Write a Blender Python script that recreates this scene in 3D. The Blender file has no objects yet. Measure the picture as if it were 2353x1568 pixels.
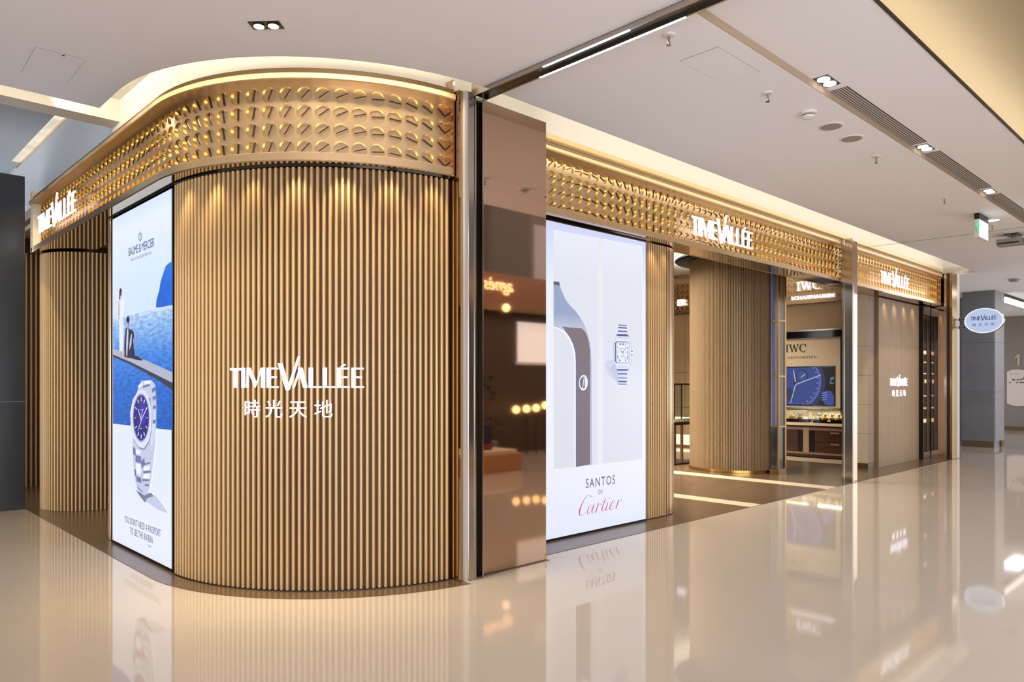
import bpy, math, random
from mathutils import Matrix, Vector
random.seed(4)
PI = math.pi
SC = bpy.context.scene
COL = SC.collection

# ------------------------------------------------------------------ camera, world, exposure, large lights
F, CX, H = 1694.0, 1176.5, 884.0            # focal length and horizon of the photograph, in its pixels
cam_d = bpy.data.cameras.new('camera')
cam_d.sensor_width = 36.0
cam_d.lens = 36.0 * F / 2353.0
cam_d.shift_y = 100.0 / 2353.0
cam_d.clip_end = 200
cam = bpy.data.objects.new('camera', cam_d); COL.objects.link(cam)
cam.location = (0, 0, 1.5)
cam.rotation_euler = (PI / 2, 0, -math.atan2(0.6946, 0.7192))
SC.camera = cam
SC.view_settings.view_transform = 'Standard'
SC.view_settings.look = 'None'
SC.view_settings.gamma = 1.0
SC.view_settings.use_curve_mapping = False
SC.view_settings.exposure = 0.0
SC.cycles.max_bounces = 7
SC.cycles.diffuse_bounces = 4
SC.cycles.glossy_bounces = 4
SC.cycles.transmission_bounces = 4
SC.cycles.transparent_max_bounces = 6
SC.cycles.caustics_reflective = False
SC.cycles.caustics_refractive = False
SC.cycles.sample_clamp_indirect = 4.0

wd = bpy.data.worlds.new('mall_surroundings'); SC.world = wd
wd.use_nodes = True
wbg = wd.node_tree.nodes['Background']
wbg.inputs[0].default_value = (0.85, 0.84, 0.87, 1)
wbg.inputs[1].default_value = 3.0

def area(name, loc, size, power, col, aim, spread=180):
    l = bpy.data.lights.new(name, 'AREA'); l.shape = 'RECTANGLE'
    l.size, l.size_y = size; l.energy = power; l.color = col; l.spread = math.radians(spread)
    o = bpy.data.objects.new(name, l); COL.objects.link(o); o.location = loc
    d = Vector(aim).normalized()
    o.rotation_euler = d.to_track_quat('-Z', 'Y').to_euler()
    return o

def spot(name, loc, power, col, aim, angle=70, blend=0.6, r=0.04):
    l = bpy.data.lights.new(name, 'SPOT'); l.energy = power; l.color = col
    l.spot_size = math.radians(angle); l.spot_blend = blend; l.shadow_soft_size = r
    o = bpy.data.objects.new(name, l); COL.objects.link(o); o.location = loc
    o.rotation_euler = Vector(aim).normalized().to_track_quat('-Z', 'Y').to_euler()
    return o

def area_x(name, loc, lx, ly, power, col, aim, spread=180):
    # rectangle light whose long side lies along world X (aim has no X part)
    l = bpy.data.lights.new(name, 'AREA'); l.shape = 'RECTANGLE'
    l.size, l.size_y = lx, ly; l.energy = power; l.color = col; l.spread = math.radians(spread)
    o = bpy.data.objects.new(name, l); COL.objects.link(o)
    z = -Vector(aim).normalized(); x = Vector((1, 0, 0)); y = z.cross(x)
    m = Matrix((x, y, z)).transposed().to_4x4(); m.translation = Vector(loc); o.matrix_world = m
    return o

WARM = (1.0, 0.83, 0.58)
GOLD = (1.0, 0.90, 0.70)
SOFTW = (1.0, 0.95, 0.90)
GOLDS = (1.0, 0.78, 0.46)
COVE = (1.0, 0.90, 0.72)
CC, RC = (3.72, 6.06), 1.72                 # centre and radius of the round corner sign band
# LED strips lying in the ceiling cove over the sign bands
for i in range(9):
    th = math.radians(184 + i * 9.4)
    n = Vector((math.cos(th), math.sin(th), 0))
    p = Vector((CC[0] + 2.15 * n.x, CC[1] + 2.1 * n.y, 3.955))
    area('cove_led', p, (0.30, 0.05), 1.0, COVE, (-n.x, -n.y, 0.55))
    p2 = Vector((CC[0] + 1.84 * n.x, CC[1] + 1.84 * n.y, 3.80))
    area('wall_washer', p2, (0.30, 0.03), 4.2, WARM, (-n.x * 0.10, -n.y * 0.10, -1), 95)
for i in range(4):
    area('cove_led', (1.55, 6.2 + i * 0.3, 3.955), (0.28, 0.05), 1.6, COVE, (1, 0, 0.5))
    area('header_led', (1.3 - i * 0.8, 6.72, 3.955), (0.7, 0.05), 1.8, COVE, (0, 1, 0.5))
area('cove_led', (4.15, 4.03, 3.955), (0.7, 0.05), 0.8, COVE, (0, 1, 0.55))
area_x('cove_led_long', (10.85, 4.03, 3.96), 12.1, 0.05, 40, (1.0, 0.94, 0.85), (0, 1, 0.6))
area_x('wall_washer_long', (10.85, 4.42, 3.86), 11.9, 0.03, 75, WARM, (0, 0.08, -1), 100)
for i in range(6):
    area('wall_washer', (1.83, 6.4 + i * 0.7, 3.80), (0.5, 0.03), 4.5, WARM, (0.1, 0, -1), 95)
# warm cove round the raised coffer over the corridor
area_x('coffer_led', (16.0, 1.98, 3.86), 24.0, 0.05, 190, GOLD, (0, -0.1, 1))
# spotlights in the cove aimed at the curved slats
for i in range(7):
    th = math.radians(190 + i * 11.5); n = (math.cos(th), math.sin(th))
    spot('slat_spot', (CC[0] + 1.86 * n[0], CC[1] + 1.86 * n[1], 3.80), 60, GOLDS, (-n[0] * 0.13, -n[1] * 0.13, -1.0), 44, 0.9, 0.03)
for i in range(3):
    spot('slat_spot', (1.85, 8.6 + i * 0.7, 3.80), 26, WARM, (0.3, 0.2, -0.95), 50, 0.8, 0.03)
# small lamps in the shadow gap over the slats
for i, pw in enumerate((7, 9, 6, 10, 15, 8, 6)):
    th = math.radians(190 + i * 11.2); n = (math.cos(th), math.sin(th))
    spot('rail_lamp', (3.80 + 1.77 * n[0], 6.06 + 1.77 * n[1], 3.075), pw * 1.7, GOLDS, (-n[0] * 0.16, -n[1] * 0.16, -1.0), 84, 1.0, 0.03)
for x, pw in ((6.8, 6), (7.05, 5)):
    spot('rail_lamp', (x, 4.73, 3.075), pw * 1.6, GOLDS, (0, 0.16, -1.0), 84, 1.0, 0.03)
for x in (14.2, 14.7, 15.2, 15.7):
    spot('rail_lamp', (x, 4.86, 3.075), 9, GOLDS, (0, 0.16, -1.0), 84, 1.0, 0.03)
# added fill lights across the corridor, tilted up to brighten ceiling and shopfront
COOLFILL = (0.92, 0.91, 1.0)
area('opposite_fill', (-2.5, -3.4, 1.6), (7.0, 2.4), 280, COOLFILL, (0.05, 1, 0.45))
area('opposite_fill', (4.5, -3.4, 1.6), (5.0, 2.4), 115, COOLFILL, (0, 1, 0.45))
area('opposite_fill', (19.0, -3.0, 1.6), (7.0, 2.4), 300, COOLFILL, (0, 1, 0.45))
area('corridor_fill', (19.5, 3.0, 3.70), (2.0, 1.2), 40, COOLFILL, (0, 0, -1))  # added overhead fill, brightens the far end of the corridor
area('corridor_fill', (25.5, 4.5, 3.70), (2.0, 2.0), 60, COOLFILL, (0, 0, -1))
for q in ((2.8, 1.2, 3.70), (5.4, 1.95, 3.76), (8.9, 1.95, 3.76), (12.5, 1.95, 3.76)):
    spot('corridor_fill_spot', q, 75, SOFTW, (0, 0, -1), 120, 0.8, 0.08)  # added unseen spots that lift the floor and ceiling
# added fill lamp over the corridor beside the camera; lamps inside the shop
area('corridor_fill', (-1.0, 1.0, 3.70), (1.6, 1.6), 22, SOFTW, (0, 0, -1))
area('shop_lamp', (10.0, 8.0, 4.0), (4.0, 3.0), 480, (1.0, 0.88, 0.72), (0, 0, -1), 110)
area('shop_lamp', (13.0, 7.6, 4.05), (1.2, 3.4), 230, (1.0, 0.88, 0.70), (0.1, 0, -1), 110)
area('shop_cove_led', (14.7, 8.5, 3.92), (0.1, 5.0), 45, (1.0, 0.86, 0.62), (-0.3, 0, 1))
area('shop_lamp', (4.2, 10.5, 3.6), (2.0, 2.0), 45, (1.0, 0.78, 0.50), (0, 0, -1))

# ------------------------------------------------------------------ measuring: from a spot in the photograph to a point on a known real plane
def _dir(u):
    t = (u - CX) / F
    return 0.7194 * t + 0.6946, -0.6948 * t + 0.7192
def onX(u, v, X):
    dx, dy = _dir(u); b = X / dx
    return (X, dy * b, 1.5 + (H - v) / F * b)
def onY(u, v, Y):
    dx, dy = _dir(u); b = Y / dy
    return (dx * b, Y, 1.5 + (H - v) / F * b)
def onZ(u, v, Z):
    dx, dy = _dir(u); b = (Z - 1.5) * F / (H - v)
    return (dx * b, dy * b, Z)

# ------------------------------------------------------------------ materials
def s2l(c): 
    c = c / 255.0
    return c / 12.92 if c <= 0.04045 else ((c + 0.055) / 1.055) ** 2.4
def S(r, g, b): return (s2l(r), s2l(g), s2l(b), 1.0)

def mat(name, col, rough=0.5, metal=0.0, emit=None, strength=0.0, spec=0.5, coat=0.0, noise=None, bump=None, aniso=0.0, ior=1.5):
    """noise = (scale xyz, amount): darkens / lightens the colour; bump = (scale xyz, strength)"""
    m = bpy.data.materials.new(name); m.use_nodes = True
    nt = m.node_tree; b = nt.nodes['Principled BSDF']
    b.inputs['Base Color'].default_value = col
    b.inputs['Roughness'].default_value = rough
    b.inputs['Metallic'].default_value = metal
    b.inputs['Specular IOR Level'].default_value = spec
    b.inputs['IOR'].default_value = ior
    b.inputs['Coat Weight'].default_value = coat
    b.inputs['Coat Roughness'].default_value = 0.05
    if emit is not None:
        b.inputs['Emission Color'].default_value = emit
        b.inputs['Emission Strength'].default_value = strength
    if noise or bump:
        tc = nt.nodes.new('ShaderNodeTexCoord')
    if noise:
        mp = nt.nodes.new('ShaderNodeMapping'); mp.inputs['Scale'].default_value = noise[0]
        nz = nt.nodes.new('ShaderNodeTexNoise'); nz.inputs['Scale'].default_value = 1.0; nz.inputs['Detail'].default_value = 6.0
        mx = nt.nodes.new('ShaderNodeMix'); mx.data_type = 'RGBA'
        k = noise[1]
        mx.inputs['A'].default_value = tuple(c * (1 - k) for c in col[:3]) + (1,)
        mx.inputs['B'].default_value = tuple(min(1, c * (1 + k)) for c in col[:3]) + (1,)
        nt.links.new(tc.outputs['Object'], mp.inputs['Vector']); nt.links.new(mp.outputs['Vector'], nz.inputs['Vector'])
        nt.links.new(nz.outputs['Fac'], mx.inputs['Factor']); nt.links.new(mx.outputs['Result'], b.inputs['Base Color'])
    if bump:
        mp = nt.nodes.new('ShaderNodeMapping'); mp.inputs['Scale'].default_value = bump[0]
        nz = nt.nodes.new('ShaderNodeTexNoise'); nz.inputs['Scale'].default_value = 1.0; nz.inputs['Detail'].default_value = 4.0
        bp = nt.nodes.new('ShaderNodeBump'); bp.inputs['Strength'].default_value = bump[1]; bp.inputs['Distance'].default_value = 0.01
        nt.links.new(tc.outputs['Object'], mp.inputs['Vector']); nt.links.new(mp.outputs['Vector'], nz.inputs['Vector'])
        nt.links.new(nz.outputs['Fac'], bp.inputs['Height']); nt.links.new(bp.outputs['Normal'], b.inputs['Normal'])
    return m

_pc = {}
def glow(r, g, b, k=1.0):
    """ink of a backlit print or a lit screen"""
    key = (r, g, b, k)
    if key not in _pc:
        m = bpy.data.materials.new('backlit_ink'); m.use_nodes = True
        bs = m.node_tree.nodes['Principled BSDF']
        bs.inputs['Base Color'].default_value = (0.02, 0.02, 0.02, 1)
        bs.inputs['Roughness'].default_value = 0.3
        bs.inputs['Emission Color'].default_value = S(r, g, b)
        bs.inputs['Emission Strength'].default_value = k
        _pc[key] = m
    return _pc[key]

def glow_ramp(name, stops, z0, z1, k=1.0, wave=0.0, wscale=(1, 14, 60)):
    """backlit print shading from z0 (bottom) to z1 (top); wave adds ripples"""
    m = bpy.data.materials.new(name); m.use_nodes = True
    nt = m.node_tree; bs = nt.nodes['Principled BSDF']
    bs.inputs['Base Color'].default_value = (0.02, 0.02, 0.02, 1); bs.inputs['Roughness'].default_value = 0.3
    bs.inputs['Emission Strength'].default_value = k
    tc = nt.nodes.new('ShaderNodeTexCoord'); sp = nt.nodes.new('ShaderNodeSeparateXYZ')
    mr = nt.nodes.new('ShaderNodeMapRange'); mr.inputs['From Min'].default_value = z0; mr.inputs['From Max'].default_value = z1
    cr = nt.nodes.new('ShaderNodeValToRGB')
    while len(cr.color_ramp.elements) < len(stops): cr.color_ramp.elements.new(0.5)
    for e, (p, c) in zip(cr.color_ramp.elements, stops): e.position = p; e.color = S(*c)
    nt.links.new(tc.outputs['Object'], sp.inputs[0]); nt.links.new(sp.outputs['Z'], mr.inputs['Value'])
    nt.links.new(mr.outputs['Result'], cr.inputs['Fac'])
    out = cr.outputs['Color']
    if wave:
        mp = nt.nodes.new('ShaderNodeMapping'); mp.inputs['Scale'].default_value = wscale
        nz = nt.nodes.new('ShaderNodeTexNoise'); nz.inputs['Scale'].default_value = 1; nz.inputs['Detail'].default_value = 5
        r2 = nt.nodes.new('ShaderNodeMapRange'); r2.inputs['From Min'].default_value = 0.3; r2.inputs['From Max'].default_value = 0.7
        r2.inputs['To Min'].default_value = 1 - wave; r2.inputs['To Max'].default_value = 1 + wave
        mx = nt.nodes.new('ShaderNodeMix'); mx.data_type = 'RGBA'; mx.blend_type = 'MULTIPLY'; mx.inputs['Factor'].default_value = 1
        nt.links.new(tc.outputs['Object'], mp.inputs['Vector']); nt.links.new(mp.outputs['Vector'], nz.inputs['Vector'])
        nt.links.new(nz.outputs['Fac'], r2.inputs['Value']); nt.links.new(out, mx.inputs['A']); nt.links.new(r2.outputs['Result'], mx.inputs['B'])
        out = mx.outputs['Result']
    nt.links.new(out, bs.inputs['Emission Color'])
    return m

def glass(name, col=(0.9, 0.95, 0.93, 1), mixv=0.86):
    m = bpy.data.materials.new(name); m.use_nodes = True
    nt = m.node_tree; nt.nodes.clear()
    o = nt.nodes.new('ShaderNodeOutputMaterial'); t = nt.nodes.new('ShaderNodeBsdfTransparent'); g = nt.nodes.new('ShaderNodeBsdfGlossy')
    t.inputs[0].default_value = col; g.inputs['Roughness'].default_value = 0.02
    mx = nt.nodes.new('ShaderNodeMixShader'); mx.inputs[0].default_value = 1 - mixv
    nt.links.new(t.outputs[0], mx.inputs[1]); nt.links.new(g.outputs[0], mx.inputs[2]); nt.links.new(mx.outputs[0], o.inputs[0])
    return m

M = dict(
    floor=mat('polished_cream_stone', S(180, 168, 154), 0.045, 0, noise=((0.7, 0.7, 0.7), 0.05), ior=1.62),
    shopfloor=mat('dark_brown_marble', S(88, 70, 52), 0.26, 0, noise=((1.6, 5, 1), 0.35), ior=1.55),
    creamband=mat('cream_floor_band', S(226, 208, 180), 0.10),
    ceil=mat('ceiling_paint', S(240, 239, 243), 0.9),
    ceilr=mat('recess_paint', S(236, 230, 216), 0.9),
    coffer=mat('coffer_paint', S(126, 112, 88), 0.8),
    void=mat('atrium_paint', S(196, 206, 214), 0.9),
    groove=mat('shadow_joint', S(120, 105, 95), 0.9),
    slat=mat('champagne_slat', S(196, 163, 114), 0.36, 0.35, noise=((60, 60, 0.7), 0.22)),
    slatp=mat('polished_slat', S(176, 150, 118), 0.16, 0.8, noise=((40, 40, 0.6), 0.10)),
    slatf=mat('interior_slat', S(166, 142, 110), 0.42, 0.15, noise=((50, 50, 0.6), 0.15)),
    back=mat('slat_backing', S(74, 50, 26), 0.55, 0.2),
    bronze=mat('champagne_metal', S(222, 194, 154), 0.27, 1.0, bump=((30, 30, 240), 0.03)),
    disc=mat('bronze_disc', S(212, 184, 144), 0.26, 1.0),
    cup=mat('gold_recess', S(246, 214, 124), 0.24, 1.0),
    bar=mat('dark_bar', S(92, 78, 62), 0.25, 1.0),
    mirrorb=mat('mirror_bronze_soffit', S(190, 164, 128), 0.03, 1.0),
    rose=mat('rose_bronze_mirror', S(206, 174, 150), 0.035, 1.0),
    goldm=mat('gold_trim', S(222, 178, 100), 0.18, 1.0),
    groovem=mat('dark_bronze', S(128, 104, 70), 0.4, 0.5),
    cornice=mat('tan_cornice', S(206, 172, 122), 0.34, 0.55),
    steel=mat('polished_steel', S(186, 180, 172), 0.14, 1.0, bump=((200, 200, 2), 0.04)),
    dsteel=mat('dark_channel', S(70, 66, 58), 0.3, 0.9),
    black=mat('black_metal', S(22, 20, 18), 0.35, 0.3),
    blackgloss=mat('black_gloss', S(14, 13, 12), 0.08),
    darkwall=mat('dark_stone_panel', S(50, 53, 58), 0.22, 0, noise=((2, 2, 1), 0.15)),
    letter=mat('letter_face', (0.2, 0.2, 0.2, 1), 0.4, emit=(0.92, 0.86, 1.0, 1), strength=1.35),
    lamp=mat('lamp_lens', (1, 1, 1, 1), 0.4, emit=(1, 0.97, 0.95, 1), strength=4.0),
    coolglow=mat('cool_glow', (1, 1, 1, 1), 0.4, emit=(0.80, 0.84, 1, 1), strength=1.5),
    ledwarm=mat('warm_led', (1, 1, 1, 1), 0.4, emit=(1, 0.90, 0.72, 1), strength=1.6),
    white=mat('white_plastic', S(226, 222, 216), 0.5),
    greyp=mat('grey_grille', S(150, 144, 138), 0.6),
    grill=mat('grille_slat', S(188, 180, 174), 0.6, 0.0),
    pale=mat('pale_edge', S(178, 170, 164), 0.4),
    mblack=mat('matte_black', S(18, 16, 14), 0.9),
    dullgold=mat('dull_gold', S(164, 134, 84), 0.2, 1.0),
    grilld=mat('grille_void', S(52, 46, 42), 0.8),
    beige=mat('beige_panel', S(204, 180, 142), 0.45, 0, noise=((40, 40, 1), 0.05)),
    cream=mat('cream_panel', S(224, 206, 176), 0.5),
    taupe=mat('taupe_panel', S(150, 126, 98), 0.5),
    walnut=mat('walnut', S(62, 40, 26), 0.3, 0, noise=((3, 3, 40), 0.45)),
    mauve=mat('mauve_rail', S(134, 102, 90), 0.35),
    stone=mat('grey_stone', S(112, 114, 118), 0.5, 0, noise=((1.4, 1.4, 2.2), 0.22)),
    stonel=mat('pale_stone', S(150, 150, 154), 0.5, 0, noise=((1.4, 1.4, 2.2), 0.10)),
    stonew=mat('brown_stone', S(122, 116, 108), 0.55, 0, noise=((1.2, 1.2, 2.0), 0.2)),
    kick=mat('bronze_kick', S(110, 92, 66), 0.4, 0.5),
    glass=glass('clear_glass'),
    glass2=glass('thin_glass', (0.95, 0.96, 0.98, 1), 0.97),
    smokeg=mat('dark_gold_edge', S(128, 100, 60), 0.2, 1.0),
    smoke=mat('smoked_mirror', S(60, 50, 40), 0.04, 0.9),
    wood=mat('brown_wood', S(120, 80, 52), 0.45, 0, noise=((3, 3, 30), 0.25)),
    leafm=mat('dark_leaf', S(30, 46, 26), 0.5),
    neon=mat('neon_tube', (1, 1, 1, 1), 0.4, emit=(1.0, 0.58, 0.16, 1), strength=2.6),
    amber=mat('amber_bulb', (1, 1, 1, 1), 0.4, emit=(1.0, 0.66, 0.25, 1), strength=4.0),
    amberd=mat('dim_amber', (1, 1, 1, 1), 0.4, emit=(1.0, 0.55, 0.18, 1), strength=1.1),
    paleglow=mat('lit_panel', (1, 1, 1, 1), 0.4, emit=(0.62, 0.78, 1.0, 1), strength=0.85),
    warmglow=mat('lit_shelf_panel', (1, 1, 1, 1), 0.4, emit=(1.0, 0.82, 0.55, 1), strength=0.7),
    exitw=mat('exit_face', (1, 1, 1, 1), 0.4, emit=(0.86, 0.98, 0.92, 1), strength=1.0),
    exitg=mat('exit_green', (0, 0.4, 0.15, 1), 0.4, emit=(0.02, 0.62, 0.28, 1), strength=0.9),
    red=mat('red_panel', S(150, 40, 46), 0.5),
)

# ------------------------------------------------------------------ building
class MB:
    def __init__(s): s.v, s.f = [], []
    def add(s, v, f):
        n = len(s.v); s.v += [tuple(p) for p in v]; s.f += [tuple(i + n for i in q) for q in f]; return s
    def box(s, x0, x1, y0, y1, z0, z1):
        x0, x1 = min(x0, x1), max(x0, x1); y0, y1 = min(y0, y1), max(y0, y1); z0, z1 = min(z0, z1), max(z0, z1)
        v = [(x, y, z) for z in (z0, z1) for y in (y0, y1) for x in (x0, x1)]
        return s.add(v, [(0, 2, 3, 1), (4, 5, 7, 6), (0, 1, 5, 4), (2, 6, 7, 3), (0, 4, 6, 2), (1, 3, 7, 5)])
    def bevbox(s, x0, x1, y0, y1, z0, z1, c=0.004):
        # box with its vertical edges chamfered
        p = [(x0 + c, y0), (x1 - c, y0), (x1, y0 + c), (x1, y1 - c), (x1 - c, y1), (x0 + c, y1), (x0, y1 - c), (x0, y0 + c)]
        return s.prism(p, z0, z1)
    def prism(s, pts, z0, z1):
        n = len(pts)
        v = [(x, y, z0) for x, y in pts] + [(x, y, z1) for x, y in pts]
        f = [tuple(range(n - 1, -1, -1)), tuple(range(n, 2 * n))] + [(i, (i + 1) % n, n + (i + 1) % n, n + i) for i in range(n)]
        return s.add(v, f)
    def obox(s, o, ex, ey, ez):
        # box from a corner/centre frame: o centre, e* half vectors
        o, ex, ey, ez = Vector(o), Vector(ex), Vector(ey), Vector(ez)
        v = [o + a * ex + b * ey + c * ez for c in (-1, 1) for b in (-1, 1) for a in (-1, 1)]
        return s.add(v, [(0, 2, 3, 1), (4, 5, 7, 6), (0, 1, 5, 4), (2, 6, 7, 3), (0, 4, 6, 2), (1, 3, 7, 5)])
    def cyl(s, c, r, h, n=20, r2=None, axis='z'):
        r2 = r if r2 is None else r2
        v = []
        for k, rr in ((0, r), (h, r2)):
            for i in range(n):
                a = 2 * PI * i / n; p = (rr * math.cos(a), rr * math.sin(a), k)
                if axis == 'x': p = (p[2], p[0], p[1])
                if axis == 'y': p = (p[1], p[2], p[0])
                v.append((c[0] + p[0], c[1] + p[1], c[2] + p[2]))
        f = [tuple(range(n - 1, -1, -1)), tuple(range(n, 2 * n))] + [(i, (i + 1) % n, n + (i + 1) % n, n + i) for i in range(n)]
        return s.add(v, f)
    def lathe(s, c, prof, n=24):
        v = []; m = len(prof)
        for i in range(n):
            a = 2 * PI * i / n
            for r, z in prof: v.append((c[0] + r * math.cos(a), c[1] + r * math.sin(a), c[2] + z))
        f = [(i * m + j, ((i + 1) % n) * m + j, ((i + 1) % n) * m + j + 1, i * m + j + 1) for i in range(n) for j in range(m - 1)]
        return s.add(v, f)
    def sweep(s, path, prof, closed=True):
        """path: list of (x, y, nx, ny) with outward normal; prof: list of (d, z); cross-section swept along the path"""
        m = len(prof); v = []
        for x, y, nx, ny in path:
            for d, z in prof: v.append((x + d * nx, y + d * ny, z))
        f = []
        for i in range(len(path) - 1):
            for j in range(m if closed else m - 1):
                a, b = i * m + j, i * m + (j + 1) % m
                f.append((a, b, b + m, a + m))
        if closed:
            f.append(tuple(range(m - 1, -1, -1))); k = (len(path) - 1) * m; f.append(tuple(range(k, k + m)))
        return s.add(v, f)
    def tube(s, pts, r, n=6):
        pts = [Vector(p) for p in pts]; v = []
        up = Vector((0, 0, 1))
        for i, p in enumerate(pts):
            d = (pts[min(i + 1, len(pts) - 1)] - pts[max(i - 1, 0)]).normalized()
            a = d.cross(up); a = a.normalized() if a.length > 1e-3 else Vector((1, 0, 0)); b = a.cross(d)
            for k in range(n):
                t = 2 * PI * k / n; v.append(p + r * (math.cos(t) * a + math.sin(t) * b))
        f = [(i * n + k, i * n + (k + 1) % n, (i + 1) * n + (k + 1) % n, (i + 1) * n + k) for i in range(len(pts) - 1) for k in range(n)]
        f += [tuple(range(n - 1, -1, -1)), tuple(range((len(pts) - 1) * n, len(pts) * n))]
        return s.add(v, f)
    def mesh(s, name, m, off=(0, 0, 0), smooth=False):
        me = bpy.data.meshes.new(name)
        me.from_pydata([(x - off[0], y - off[1], z - off[2]) for x, y, z in s.v], [], s.f)
        me.materials.append(m)
        me.validate()
        import bmesh
        bm = bmesh.new(); bm.from_mesh(me); bmesh.ops.recalc_face_normals(bm, faces=bm.faces); bm.to_mesh(me); bm.free()
        if smooth:
            me.polygons.foreach_set('use_smooth', [True] * len(me.polygons)); me.set_sharp_from_angle(angle=math.radians(32))
        me.update()
        return me
    def build(s, name, m, parent=None, smooth=False, kind=None, label=None):
        off = WL.get(parent, (0, 0, 0)) if parent else None
        if off is None:
            xs = [p[0] for p in s.v]; ys = [p[1] for p in s.v]; zs = [p[2] for p in s.v]
            off = ((min(xs) + max(xs)) / 2, (min(ys) + max(ys)) / 2, min(zs))
            o = bpy.data.objects.new(name, s.mesh(name, m, off, smooth)); o.location = off; WL[o] = off
        else:
            o = bpy.data.objects.new(name, s.mesh(name, m, off, smooth)); o.parent = parent; WL[o] = off
        COL.objects.link(o)
        if kind: o['kind'] = kind
        if label: o['label'] = label
        return o
WL = {}
def thing(name, label, cat, loc, group=None):
    o = bpy.data.objects.new(name, None); COL.objects.link(o); o.location = loc; o.empty_display_size = 0.1
    o['label'] = label; o['category'] = cat
    if group: o['group'] = group
    WL[o] = tuple(loc); return o
def tag(o, label, cat, group=None):
    o['label'] = label; o['category'] = cat
    if group: o['group'] = group
    return o
def inst(name, me, parent, loc, rot=None):
    """one more object with shared mesh data, placed at a world point under its parent"""
    o = bpy.data.objects.new(name, me); COL.objects.link(o)
    off = WL.get(parent, (0, 0, 0)) if parent else (0, 0, 0)
    if parent: o.parent = parent
    m = (rot.to_4x4() if rot else Matrix.Identity(4)); m.translation = Vector(loc) - Vector(off)
    o.matrix_local = m if parent else m
    return o
def struct(name, mb, m, smooth=False):
    o = mb.build(name, m, None, smooth); o['kind'] = 'structure'; return o
def bx(*a): return MB().box(*a)
def frame(right, up): 
    r, u = Vector(right), Vector(up); n = r.cross(u)
    return Matrix((r, u, n)).transposed()
FY = frame((1, 0, 0), (0, 0, 1))        # faces -Y
FX = frame((0, -1, 0), (0, 0, 1))       # faces -X
def arcpts(c, r, a0, a1, n, ry=None):
    ry = r if ry is None else ry
    return [(c[0] + r * math.cos(math.radians(a0 + (a1 - a0) * i / n)), c[1] + ry * math.sin(math.radians(a0 + (a1 - a0) * i / n))) for i in range(n + 1)]

# ------------------------------------------------------------------ the setting
SHOP_EDGE = [(1.95, 10.46), (1.95, 6.06)] + arcpts((3.82, 6.06), 1.87, 180, 264, 28)[1:] + [(3.63, 4.30), (4.60, 4.30), (4.60, 4.445), (17.05, 4.445)]
struct('floor', bx(-16, 46, -10, 16, -0.06, 0.0), M['floor'])
sf = struct('floor.001', MB().prism(SHOP_EDGE + [(17.05, 13.0), (1.95, 13.0)], 0.0003, 0.004), M['shopfloor'])
# pale bands laid across the shop floor
for i, (x0, x1, y1) in enumerate(((8.33, 8.61, 9.5), (10.56, 10.88, 9.5), (14.1, 14.80, 9.8))):
    struct('trim_%d' % (i + 1), bx(x0, x1, 4.45 if i < 2 else 5.45, y1, 0.0042, 0.007), M['creamband'])

CE = 3.735
ce_arc = arcpts((3.85, 6.1), 2.11, 180, 266, 32, 1.98)
mb = MB().prism([(-9, -8), (3.69, -8), (3.69, ce_arc[-1][1]), (-9, ce_arc[-1][1])], CE, CE + 0.165).box(-9, 1.74, 6.1, 6.6, CE, CE + 0.165)
for (xa, ya), (xb, yb) in zip(ce_arc[:-1], ce_arc[1:]): mb.prism([(-9, yb), (xb, yb), (xa, ya), (-9, ya)], CE, CE + 0.165)
struct('ceiling', mb, M['ceil'])
struct('ceiling.001', bx(3.82, 16.95, 2.42, 4.13, CE, CE + 0.165), M['ceil'])
struct('ceiling.002', bx(3.82, 46, 1.66, 2.42, CE + 0.055, CE + 0.067), M['ceil'])
struct('ceiling.003', bx(16.95, 46, 2.42, 9.0, CE, CE + 0.165), M['ceil'])
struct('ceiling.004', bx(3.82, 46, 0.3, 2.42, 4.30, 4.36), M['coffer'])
struct('trim_4', bx(3.82, 46, 1.648, 1.66, CE + 0.05, CE + 0.072), M['dsteel'])
struct('trim_7', bx(3.82, 46, 2.414, 2.42, CE + 0.0005, CE + 0.055), mat('step_shade_tan', S(176, 156, 132), 0.8))  # strip on the step face, its shade put into the colour
struct('trim_5', bx(12.485, 12.50, 2.42, 4.60, CE - 0.002, CE + 0.0005), M['groove'])
# raised recess over the sign bands and its end walls
struct('ceiling.005', MB().prism([(-9, 5.4), (1.2, 5.4), (1.6, 4.6), (2.6, 3.6), (3.7, 3.6), (17.2, 3.6), (17.2, 6.2), (4.2, 6.2), (2.5, 7.56), (-9, 7.56)], 4.10, 4.14), M['ceilr'])
bulk = [(2.10, 7.55), (2.10, 6.06)] + arcpts((3.74, 6.06), 1.64, 180, 269, 28)[1:]
bpath = []
for i, (x, y) in enumerate(bulk):
    if i < 2: bpath.append((x, y, -1, 0))
    else:
        d = Vector((x - 3.74, y - 6.06)).normalized(); bpath.append((x, y, d.x, d.y))
struct('wall_corner', MB().sweep(bpath, [(0, 3.70), (0, 4.10), (-0.08, 4.10), (-0.08, 3.70)]), M['ceilr'], True)
struct('wall_front', bx(3.60, 17.05, 4.76, 4.84, 3.80, 4.10), M['ceilr'])
struct('wall_link', bx(3.545, 4.585, 4.433, 4.50, 3.736, 4.10), M['ceilr'])
struct('wall_cove', bx(16.95, 17.10, 3.7, 4.76, CE + 0.02, 4.10), M['ceilr'])
struct('trim_6', bx(-9, 2.1, 7.33, 7.56, 3.90, 4.12), M['ceilr'])
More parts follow.
